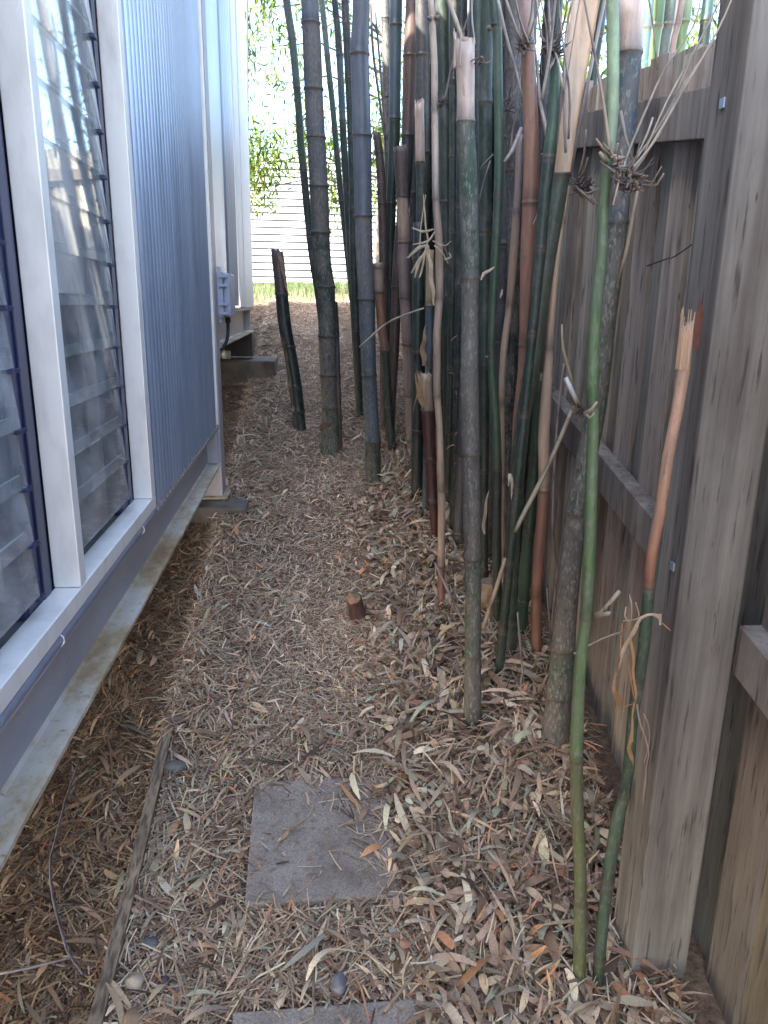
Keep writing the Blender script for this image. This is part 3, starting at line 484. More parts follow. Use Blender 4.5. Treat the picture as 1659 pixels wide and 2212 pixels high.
# ---------------------------------------------------------------- bamboo
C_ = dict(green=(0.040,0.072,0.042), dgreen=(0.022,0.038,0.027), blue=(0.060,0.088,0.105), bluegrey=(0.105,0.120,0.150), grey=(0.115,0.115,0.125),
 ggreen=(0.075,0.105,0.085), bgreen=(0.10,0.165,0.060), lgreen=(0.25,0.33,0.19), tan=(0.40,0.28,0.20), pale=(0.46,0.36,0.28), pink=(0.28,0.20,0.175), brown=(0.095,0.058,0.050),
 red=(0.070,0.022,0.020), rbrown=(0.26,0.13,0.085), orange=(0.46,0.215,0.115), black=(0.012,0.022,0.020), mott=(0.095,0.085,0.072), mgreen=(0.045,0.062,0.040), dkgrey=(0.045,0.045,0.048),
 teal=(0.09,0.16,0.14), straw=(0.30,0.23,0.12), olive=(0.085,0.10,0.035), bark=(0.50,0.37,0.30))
CULM=[['c1',[(0.1408,5.2,0.866,0.0223),(0.0968,5.2,1.3137,0.0218),(0.071,5.2,1.5525,0.023),(0.031,5.2,1.8049,0.0227),(0.007,5.2,2.0479,0.0239),(-0.0136,5.2,2.2789,0.0236),(-0.0337,5.2,2.5014,0.0233),(-0.0425,5.2,2.6771,0.023),(-0.0732,5.2,3.0401,0.0239),(-0.1051,5.2,3.2601,0.0236),(-0.1696,5.2,3.8601,0.0229),(-0.2291,5.2,4.6,0.0189)],[3.052,2.788,2.546,2.322,2.123]],['c2',[(0.1142,4.0684,0.6923,0.052),(0.1121,4.0684,0.8396,0.0504),(0.1102,4.0684,0.9655,0.0412),(0.1037,4.0684,1.1382,0.0432),(0.1,4.0684,1.3545,0.0463),(0.0941,4.0684,1.5877,0.0455),(0.0738,4.0684,1.7396,0.0462),(0.0642,4.0684,2.0041,0.0465),(0.0546,4.0684,2.2171,0.0458),(0.0431,4.0684,2.4237,0.0451),(0.0348,4.0684,2.6893,0.0443),(0.026,4.0684,2.8822,0.0414),(0.0038,4.0684,3.4822,0.0402),(-0.0177,4.0684,4.6,0.0331)],[2.786,2.505,2.292,2.069,1.851,1.588,1.34,1.138,0.965]],['s1',[(-0.0523,4.4471,0.7605,0.0356),(-0.0735,4.4471,0.9965,0.0379),(-0.1019,4.4471,1.2087,0.036),(-0.1326,4.4471,1.3897,0.0369),(-0.1491,4.4471,1.5918,0.0352),(-0.1655,4.4471,1.7765,0.0347)],[1.554,1.266,1.037,0.896]],['c3',[(0.377,5.6,0.938,0.0205),(0.3353,5.6,1.3672,0.0201),(0.3146,5.6,1.5602,0.0199),(0.2843,5.6,1.8334,0.0213),(0.2549,5.6,2.0961,0.021),(0.2293,5.6,2.2957,0.0208),(0.2014,5.6,2.5863,0.0204),(0.1833,5.6,2.776,0.0202),(0.1566,5.6,3.0055,0.02),(0.1335,5.6,3.2295,0.0197),(0.1137,5.6,3.4062,0.0195),(0.0494,5.6,4.0062,0.0189),(0.0059,5.6,4.6,0.0156)],[3.248,3.087,2.923,2.638,2.5,2.207,1.935]],['c4',[(0.3343,5.0,0.83,0.0231),(0.2899,5.0,1.5253,0.0223),(0.2714,5.0,1.7981,0.0219),(0.2505,5.0,2.1321,0.0215),(0.2276,5.0,2.4715,0.0211),(0.2083,5.0,2.847,0.0206),(0.1923,5.0,3.0642,0.0203),(0.1765,5.0,3.2056,0.0188),(0.1233,5.0,3.8056,0.0182),(0.0728,5.0,4.6,0.015)],[2.92,2.573,2.212,1.889]],['c5',[(0.314,4.6,0.758,0.0228),(0.2869,4.6,1.2834,0.0222),(0.2809,4.6,1.391,0.022),(0.2685,4.6,1.7746,0.0229),(0.2619,4.6,2.1557,0.0223),(0.2479,4.6,2.5122,0.0218),(0.2294,4.6,2.8529,0.0213),(0.2168,4.6,3.0717,0.021),(0.1834,4.6,3.6717,0.0204),(0.1518,4.6,4.6,0.0168)],[2.959,2.696,2.395,2.033,1.654]],['c6',[(0.3115,3.5894,0.6061,0.0388),(0.3046,3.5894,0.8651,0.037),(0.2964,3.5894,1.0154,0.0333),(0.2838,3.5894,1.1818,0.035),(0.2756,3.5894,1.3737,0.0367),(0.27,3.5894,1.5273,0.0384),(0.2579,3.5894,1.7152,0.0389),(0.2525,3.5894,1.8843,0.0394),(0.2441,3.5894,2.213,0.0404),(0.2322,3.5894,2.5283,0.0394),(0.2369,3.5894,2.7296,0.0358),(0.2284,3.5894,3.3296,0.0347),(0.2306,3.5894,4.6,0.0286)],[2.528,2.213,1.884,1.527,1.182,0.865]],['c7',[(0.603,5.4,0.902,0.0332),(0.5634,5.4,1.9855,0.0315),(0.5469,5.4,2.4189,0.0307),(0.5356,5.4,2.7435,0.0332),(0.5249,5.4,3.0465,0.0327),(0.5084,5.4,3.3571,0.0292),(0.4817,5.4,3.9571,0.0283),(0.4731,5.4,4.6,0.0234)],[3.255,2.806,2.475]],['c8',[(0.4564,4.4,0.722,0.0275),(0.4581,4.4,1.1372,0.0269),(0.4593,4.4,1.398,0.0291),(0.4612,4.4,1.7668,0.0284),(0.4615,4.4,2.0556,0.0279),(0.4738,4.4,2.364,0.0299),(0.472,4.4,2.7339,0.0316),(0.4716,4.4,3.0159,0.0321),(0.4696,4.4,3.6159,0.0312),(0.4863,4.4,4.6,0.0257)],[2.901,2.461,2.039,1.651]],['c9',[(0.4382,4.1,0.668,0.0258),(0.4494,4.1,1.0249,0.0253),(0.4611,4.1,1.3573,0.0272),(0.471,4.1,1.7494,0.0265),(0.4985,4.1,2.0481,0.0307),(0.5089,4.1,2.3221,0.0325),(0.5128,4.1,2.6528,0.0351),(0.52,4.1,2.9164,0.0345),(0.5311,4.1,3.5164,0.0334),(0.5713,4.1,4.6,0.0276)],[2.322,1.96,1.595,1.26]],['s2',[(0.4343,4.3,0.704,0.0242),(0.4203,4.3,1.4,0.0232),(0.4127,4.3,1.7599,0.024),(0.4046,4.3,1.9792,0.0236),(0.3918,4.3,2.1921,0.0233),(0.3699,4.3,2.3744,0.0206)],[2.275,2.025,1.647]],['s3',[(0.4427,3.9416,0.6695,0.0211),(0.4361,3.9416,0.8025,0.0222),(0.4124,3.9416,1.0481,0.0219),(0.3944,3.9416,1.2762,0.0227),(0.3788,3.9416,1.3621,0.0238),(0.3595,3.9416,1.567,0.0257),(0.3485,3.9416,1.7047,0.0266)],[1.683,1.567,1.276,0.983]],['s4',[(0.5467,3.8745,0.6574,0.027),(0.5363,3.8745,0.8214,0.0292),(0.5183,3.8745,1.0632,0.0275),(0.5004,3.8745,1.3201,0.027),(0.4813,3.8745,1.5457,0.0266),(0.4703,3.8745,1.7362,0.0285),(0.4734,3.8745,1.8072,0.0284),(0.4601,3.8745,2.0031,0.0291),(0.4536,3.8745,2.1,0.03),(0.4443,3.8745,2.2316,0.0319)],[2.007,1.801,1.539,1.313,1.056,0.821]],['c10',[(0.4544,2.4011,0.3922,0.0105),(0.4438,2.4011,0.6417,0.0119),(0.4386,2.4011,0.8342,0.0132),(0.4341,2.4011,0.9189,0.0131),(0.4208,2.4011,1.1249,0.0113),(0.4099,2.4011,1.2252,0.0119),(0.4066,2.4011,1.3233,0.0118),(0.4034,2.4011,1.4179,0.0124),(0.4071,2.4011,1.5258,0.0122),(0.4029,2.4011,1.6486,0.0121),(0.3976,2.4011,1.7192,0.012),(0.386,2.4011,1.8145,0.0104),(0.3806,2.4011,1.9342,0.0103),(0.3752,2.4011,2.0579,0.0101),(0.37,2.4011,2.178,0.01),(0.3597,2.4011,2.2897,0.0092),(0.3558,2.4011,2.3319,0.0091),(0.3003,2.4011,2.9319,0.0089),(0.1662,2.4011,4.6,0.0073)],[2.286,2.053,1.814,1.526,1.222,0.914,0.642]],['s5',[(0.527,3.6,0.578,0.0276),(0.5258,3.6,1.2041,0.0265),(0.5246,3.6,1.7212,0.0265),(0.5099,3.6,2.0981,0.0247),(0.5052,3.6,2.1169,0.0216),(0.4947,3.6,2.3523,0.0202)],[2.117,1.787]],['c11',[(0.5851,4.0,0.65,0.0354),(0.58,4.0,1.0493,0.0346),(0.5715,4.0,1.6397,0.0356),(0.5782,4.0,2.08,0.0346),(0.5642,4.0,2.4939,0.0335),(0.551,4.0,2.8839,0.0326),(0.5307,4.0,3.4839,0.0316),(0.513,4.0,4.6,0.0261)],[2.653,2.228,1.775]],['c12',[(0.6283,3.4,0.542,0.0242),(0.6106,3.4,1.2212,0.023),(0.597,3.4,1.711,0.0221),(0.5723,3.4,2.1745,0.0213),(0.5598,3.4,2.416,0.0208),(0.5411,3.4,2.6798,0.0203),(0.5041,3.4,3.2798,0.0197),(0.4427,3.4,4.6,0.0163)],[2.411,1.974,1.543]],['s6',[(0.442,1.8247,0.2884,0.0233),(0.4383,1.8247,0.4642,0.0242),(0.4319,1.8247,0.6036,0.0219),(0.4269,1.8247,0.738,0.0215),(0.4196,1.8247,0.8678,0.0223),(0.4114,1.8247,0.993,0.0231),(0.4054,1.8247,1.0974,0.0216),(0.3986,1.8247,1.1963,0.023),(0.3919,1.8247,1.2914,0.0227),(0.3869,1.8247,1.4026,0.0212),(0.3821,1.8247,1.5102,0.0209),(0.3796,1.8247,1.6144,0.0211),(0.3723,1.8247,1.7014,0.0214),(0.3658,1.8247,1.7996,0.021),(0.357,1.8247,1.8778,0.0208),(0.3561,1.8247,1.8985,0.0197),(0.3522,1.8247,1.9873,0.0204),(0.3462,1.8247,2.0547,0.0222)],[1.899,1.564,1.145,0.868,0.591,0.401]],['c13',[(0.6168,2.45,0.371,0.015),(0.5962,2.45,0.8188,0.0144),(0.5864,2.45,1.0134,0.0156),(0.5719,2.45,1.2999,0.0182),(0.5555,2.45,1.6545,0.0211),(0.5399,2.45,1.9902,0.021),(0.5317,2.45,2.1774,0.0205),(0.5267,2.45,2.3566,0.0201),(0.5051,2.45,2.9566,0.0195),(0.4659,2.45,4.6,0.0161)],[2.091,1.727,1.315]],['c14',[(0.619,2.2453,0.3642,0.0154),(0.6051,2.2453,0.57,0.0152),(0.5867,2.2453,0.8752,0.0146),(0.5811,2.2453,1.004,0.0144),(0.5687,2.2453,1.1491,0.0142),(0.5564,2.2453,1.2436,0.014),(0.5432,2.2453,1.3577,0.0118),(0.54,2.2453,1.4701,0.0116),(0.5403,2.2453,1.6422,0.0127),(0.5402,2.2453,1.7916,0.0131),(0.534,2.2453,1.9506,0.0129),(0.5229,2.2453,2.1032,0.0126),(0.5123,2.2453,2.2248,0.0136),(0.5002,2.2453,2.2859,0.0141),(0.4256,2.2453,2.8859,0.0137),(0.2327,2.2453,4.6,0.0113)],[2.225,1.807,1.355,1.019,0.586]],['c15',[(0.6654,2.35,0.353,0.0225),(0.6442,2.35,0.9183,0.0213),(0.6344,2.35,1.1625,0.0222),(0.6308,2.35,1.4222,0.023),(0.6255,2.35,1.6501,0.0224),(0.6105,2.35,1.8484,0.0226),(0.594,2.35,2.0939,0.0219),(0.5785,2.35,2.3252,0.0206),(0.5384,2.35,2.9252,0.02),(0.4462,2.35,4.6,0.0165)],[2.153,1.886,1.587,1.236]],['c16',[(0.6549,2.3,0.344,0.0071),(0.6184,2.3,0.9308,0.0067),(0.6076,2.3,1.092,0.0073),(0.5963,2.3,1.2374,0.0101),(0.5955,2.3,1.3781,0.0106),(0.6049,2.3,1.5106,0.0105),(0.608,2.3,1.6468,0.0123),(0.6094,2.3,1.7152,0.0116),(0.609,2.3,1.8537,0.01),(0.604,2.3,1.9755,0.0092)],[1.766,1.508,1.213]],['c17',[(0.6095,2.15,0.317,0.0134),(0.6084,2.15,1.0529,0.0124),(0.6082,2.15,1.1912,0.0136),(0.6151,2.15,1.2987,0.0154),(0.6165,2.15,1.4035,0.0172),(0.6146,2.15,1.5144,0.0202),(0.6103,2.15,1.6381,0.0218),(0.6072,2.15,1.7816,0.0221),(0.6019,2.15,1.8971,0.0205),(0.5918,2.15,2.0089,0.0196),(0.5733,2.15,2.1555,0.018),(0.563,2.15,2.2565,0.0177),(0.4931,2.15,2.8565,0.0172),(0.3101,2.15,4.6,0.0142)],[2.156,1.775,1.397]],['c18',[(0.6156,2.082,0.3348,0.0196),(0.6129,2.082,0.4195,0.0195),(0.6046,2.082,0.6062,0.0198),(0.5995,2.082,0.785,0.0208),(0.5996,2.082,0.9199,0.0211),(0.6001,2.082,1.0669,0.0214),(0.6069,2.082,1.2141,0.021),(0.6196,2.082,1.3052,0.0227),(0.6304,2.082,1.474,0.0235),(0.6433,2.082,1.6348,0.0243),(0.6549,2.082,1.7354,0.0246),(0.6654,2.082,1.8426,0.0237)],[1.837,1.303,0.956,0.576]],['c19',[(0.7034,2.08,0.3044,0.0161),(0.6934,2.08,0.4872,0.0158),(0.6813,2.08,0.6611,0.0155),(0.6804,2.08,0.7754,0.0174),(0.6814,2.08,0.9194,0.0171),(0.6779,2.08,1.0257,0.0168),(0.669,2.08,1.1306,0.0166),(0.6674,2.08,1.2629,0.0157),(0.6673,2.08,1.391,0.0116),(0.6671,2.08,1.515,0.0101),(0.6708,2.08,1.6352,0.0087),(0.6769,2.08,1.7207,0.0086),(0.6822,2.08,1.8124,0.0079)],[1.721,1.391,0.987,0.661]],['c20',[(0.6716,2.2,0.326,0.0198),(0.6808,2.2,0.8202,0.0189),(0.6835,2.2,0.9547,0.0186),(0.6845,2.2,1.1094,0.0169),(0.6815,2.2,1.2943,0.0151)],[1.059]],['c21',[(0.5512,2.0,0.29,0.0141),(0.5875,2.0,1.3128,0.0125),(0.5929,2.0,1.4582,0.0135),(0.5983,2.0,1.6291,0.0144),(0.6007,2.0,1.7661,0.0153),(0.6049,2.0,1.8708,0.0151),(0.6088,2.0,1.9756,0.0137),(0.604,2.0,2.0999,0.0118),(0.6025,2.0,2.2075,0.011),(0.5861,2.0,2.8075,0.0107),(0.5571,2.0,4.6,0.0088)],[2.1,1.863]],['c22',[(0.6445,1.7254,0.2706,0.0363),(0.6441,1.7254,0.3674,0.0398),(0.6451,1.7254,0.4372,0.0351),(0.6457,1.7254,0.6524,0.0299),(0.6463,1.7254,0.8557,0.0274),(0.6517,1.7254,1.0173,0.0267),(0.6632,1.7254,1.1402,0.0246),(0.6787,1.7254,1.2852,0.023),(0.6829,1.7254,1.466,0.0224),(0.6881,1.7254,1.6148,0.0219),(0.6914,1.7254,1.7313,0.0194),(0.686,1.7254,1.9161,0.0218),(0.6819,1.7254,2.0244,0.0244),(0.6733,1.7254,2.116,0.0259)],[2.022,1.686,1.017,0.652,0.519]],['c23',[(0.5169,1.1281,0.1631,0.0127),(0.496,1.1281,0.4456,0.0117),(0.4798,1.1281,0.5822,0.011),(0.4654,1.1281,0.7116,0.0115),(0.4568,1.1281,0.8521,0.0108),(0.455,1.1281,0.9396,0.0098),(0.4576,1.1281,1.0014,0.0097),(0.4539,1.1281,1.1054,0.0099),(0.4492,1.1281,1.1841,0.0097),(0.4448,1.1281,1.2497,0.0092),(0.4404,1.1281,1.3236,0.009),(0.4331,1.1281,1.3949,0.0089),(0.4291,1.1281,1.487,0.0087),(0.4302,1.1281,1.5747,0.0085),(0.4265,1.1281,1.6506,0.0077),(0.4254,1.1281,1.6912,0.0073),(0.4293,1.1281,1.7215,0.0079),(0.4278,1.1281,1.7713,0.0088),(0.4209,1.1281,1.8474,0.0086),(0.4149,1.1281,1.9026,0.0085),(0.3559,1.1281,2.5026,0.0082),(0.1698,1.1281,4.6,0.0068)],[1.7,1.357,1.001,0.73,0.419]],['c25',[(0.5535,1.1254,0.1626,0.0109),(0.5463,1.1254,0.3,0.0112),(0.5452,1.1254,0.4085,0.011),(0.5468,1.1254,0.5125,0.0116),(0.5519,1.1254,0.6124,0.0114),(0.5593,1.1254,0.6511,0.01),(0.5612,1.1254,0.7085,0.0099),(0.558,1.1254,0.8189,0.0097),(0.5627,1.1254,0.9374,0.0103),(0.5622,1.1254,0.9938,0.0102),(0.5601,1.1254,1.0563,0.0093),(0.5587,1.1254,1.118,0.0088),(0.5646,1.1254,1.1834,0.0094),(0.5669,1.1254,1.275,0.0092),(0.5733,1.1254,1.3486,0.0091),(0.5757,1.1254,1.4079,0.01),(0.5741,1.1254,1.4616,0.0102)],[1.056,0.873,0.651]],['c26',[(0.8035,2.45,0.371,0.0134),(0.7849,2.45,1.6494,0.0118),(0.782,2.45,1.8406,0.0115),(0.7784,2.45,1.9982,0.012),(0.7778,2.45,2.1502,0.0125),(0.7811,2.45,2.2488,0.013),(0.788,2.45,2.3691,0.0135),(0.816,2.45,2.9691,0.0131),(0.912,2.45,4.6,0.0108)],[2.169,1.867]],['s7',[(0.5072,2.8773,0.4779,0.0151),(0.4964,2.8773,0.6754,0.0177),(0.4852,2.8773,0.7907,0.0203),(0.4716,2.8773,0.9296,0.0228),(0.4551,2.8773,1.1118,0.0233),(0.4424,2.8773,1.2374,0.0248)],[1.112,0.922,0.753]],['c28',[(0.4959,3.1,0.488,0.0152),(0.4909,3.1,1.1888,0.0143),(0.4897,3.1,1.3569,0.016),(0.486,3.1,1.5381,0.0167),(0.4825,3.1,1.7136,0.0155)],[1.502]],['c27',[(0.6482,3.3,0.524,0.0289),(0.6427,3.3,0.6747,0.0287),(0.6239,3.3,1.0549,0.0309),(0.6072,3.3,1.3877,0.0321),(0.5854,3.3,1.7049,0.0322),(0.563,3.3,2.1549,0.0282),(0.5285,3.3,2.7549,0.0273),(0.4423,3.3,4.6,0.0225)],[1.542,1.067,0.794]],['c29',[(0.6537,2.75,0.425,0.0165),(0.6212,2.75,1.2753,0.0153),(0.6052,2.75,1.6731,0.0163),(0.5768,2.75,2.1905,0.0155),(0.5576,2.75,2.4599,0.015),(0.5213,2.75,3.0599,0.0146),(0.4481,2.75,4.6,0.012)],[2.05]],['d1',[(0.1669,4.1,0.668,0.0179),(0.1518,4.1,1.1847,0.0174),(0.145,4.1,1.4016,0.0171),(0.138,4.1,1.5146,0.017)],[1.354]],['d2',[(0.489,3.3,0.524,0.0277),(0.4791,3.3,1.0259,0.0267),(0.4706,3.3,1.425,0.0259),(0.4636,3.3,1.8356,0.0231)],[1.69,1.308]],['d3',[(0.4267,4.3015,0.7343,0.0161),(0.4234,4.3015,1.0067,0.0159),(0.4208,4.3015,1.1967,0.0157)],[1.015]],['d4',[(0.5272,3.4225,0.576,0.011),(0.5289,3.4225,0.7908,0.0109),(0.5301,3.4225,1.051,0.0106)],[0.879]],['b0',[(0.9952,2.3,0.344,0.016),(0.9572,2.3,1.9654,0.0134),(0.9517,2.3,2.1915,0.013),(0.9516,2.3,2.3259,0.0128),(0.9422,2.3,2.9259,0.0124),(0.9362,2.3,4.6,0.0103)],[2.259]],['b1',[(1.1085,2.5,0.38,0.0241),(1.0657,2.5,2.0107,0.0204),(1.059,2.5,2.2565,0.0198),(1.0632,2.5,2.3991,0.0195),(1.0594,2.5,2.9991,0.0189),(1.0692,2.5,4.6,0.0156)],[2.329]],['b2',[(1.2387,2.7,0.416,0.0221),(1.189,2.7,2.0629,0.0189),(1.1808,2.7,2.3281,0.0184),(1.1889,2.7,2.473,0.0181),(1.1888,2.7,3.073,0.0176),(1.2084,2.7,4.6,0.0145)],[2.401]],['b3',[(1.367,2.9,0.452,0.0127),(1.3113,2.9,2.1134,0.011),(1.3015,2.9,2.3981,0.0107),(1.3174,2.9,2.547,0.0105),(1.3258,2.9,3.147,0.0102),(1.3661,2.9,4.6,0.0084)],[2.474]],['b4',[(1.4932,3.1,0.488,0.0229),(1.4321,3.1,2.1699,0.0199),(1.4209,3.1,2.4738,0.0193),(1.4317,3.1,2.6203,0.0191),(1.4311,3.1,3.2203,0.0185),(1.4496,3.1,4.6,0.0153)],[2.548]],['b5',[(1.0308,2.9,0.452,0.0194),(1.0216,2.9,2.0313,0.0169),(1.0198,2.9,2.3177,0.0164),(1.0334,2.9,2.5335,0.0161),(1.0475,2.9,3.1335,0.0156),(1.102,2.9,4.6,0.0129)],[2.427]],['b6',[(1.7986,3.5,0.56,0.0279),(1.7222,3.5,2.2693,0.0246),(1.7065,3.5,2.6127,0.0239),(1.7063,3.5,2.7691,0.0236),(1.6871,3.5,3.3691,0.0229),(1.6679,3.5,4.6,0.0189)],[2.691]],['b7',[(1.7208,3.7,0.596,0.0097),(1.6657,3.7,2.2686,0.0086),(1.6534,3.7,2.6326,0.0084),(1.6571,3.7,2.8347,0.0083),(1.6481,3.7,3.4347,0.008),(1.6504,3.7,4.6,0.0066)],[2.734]]]
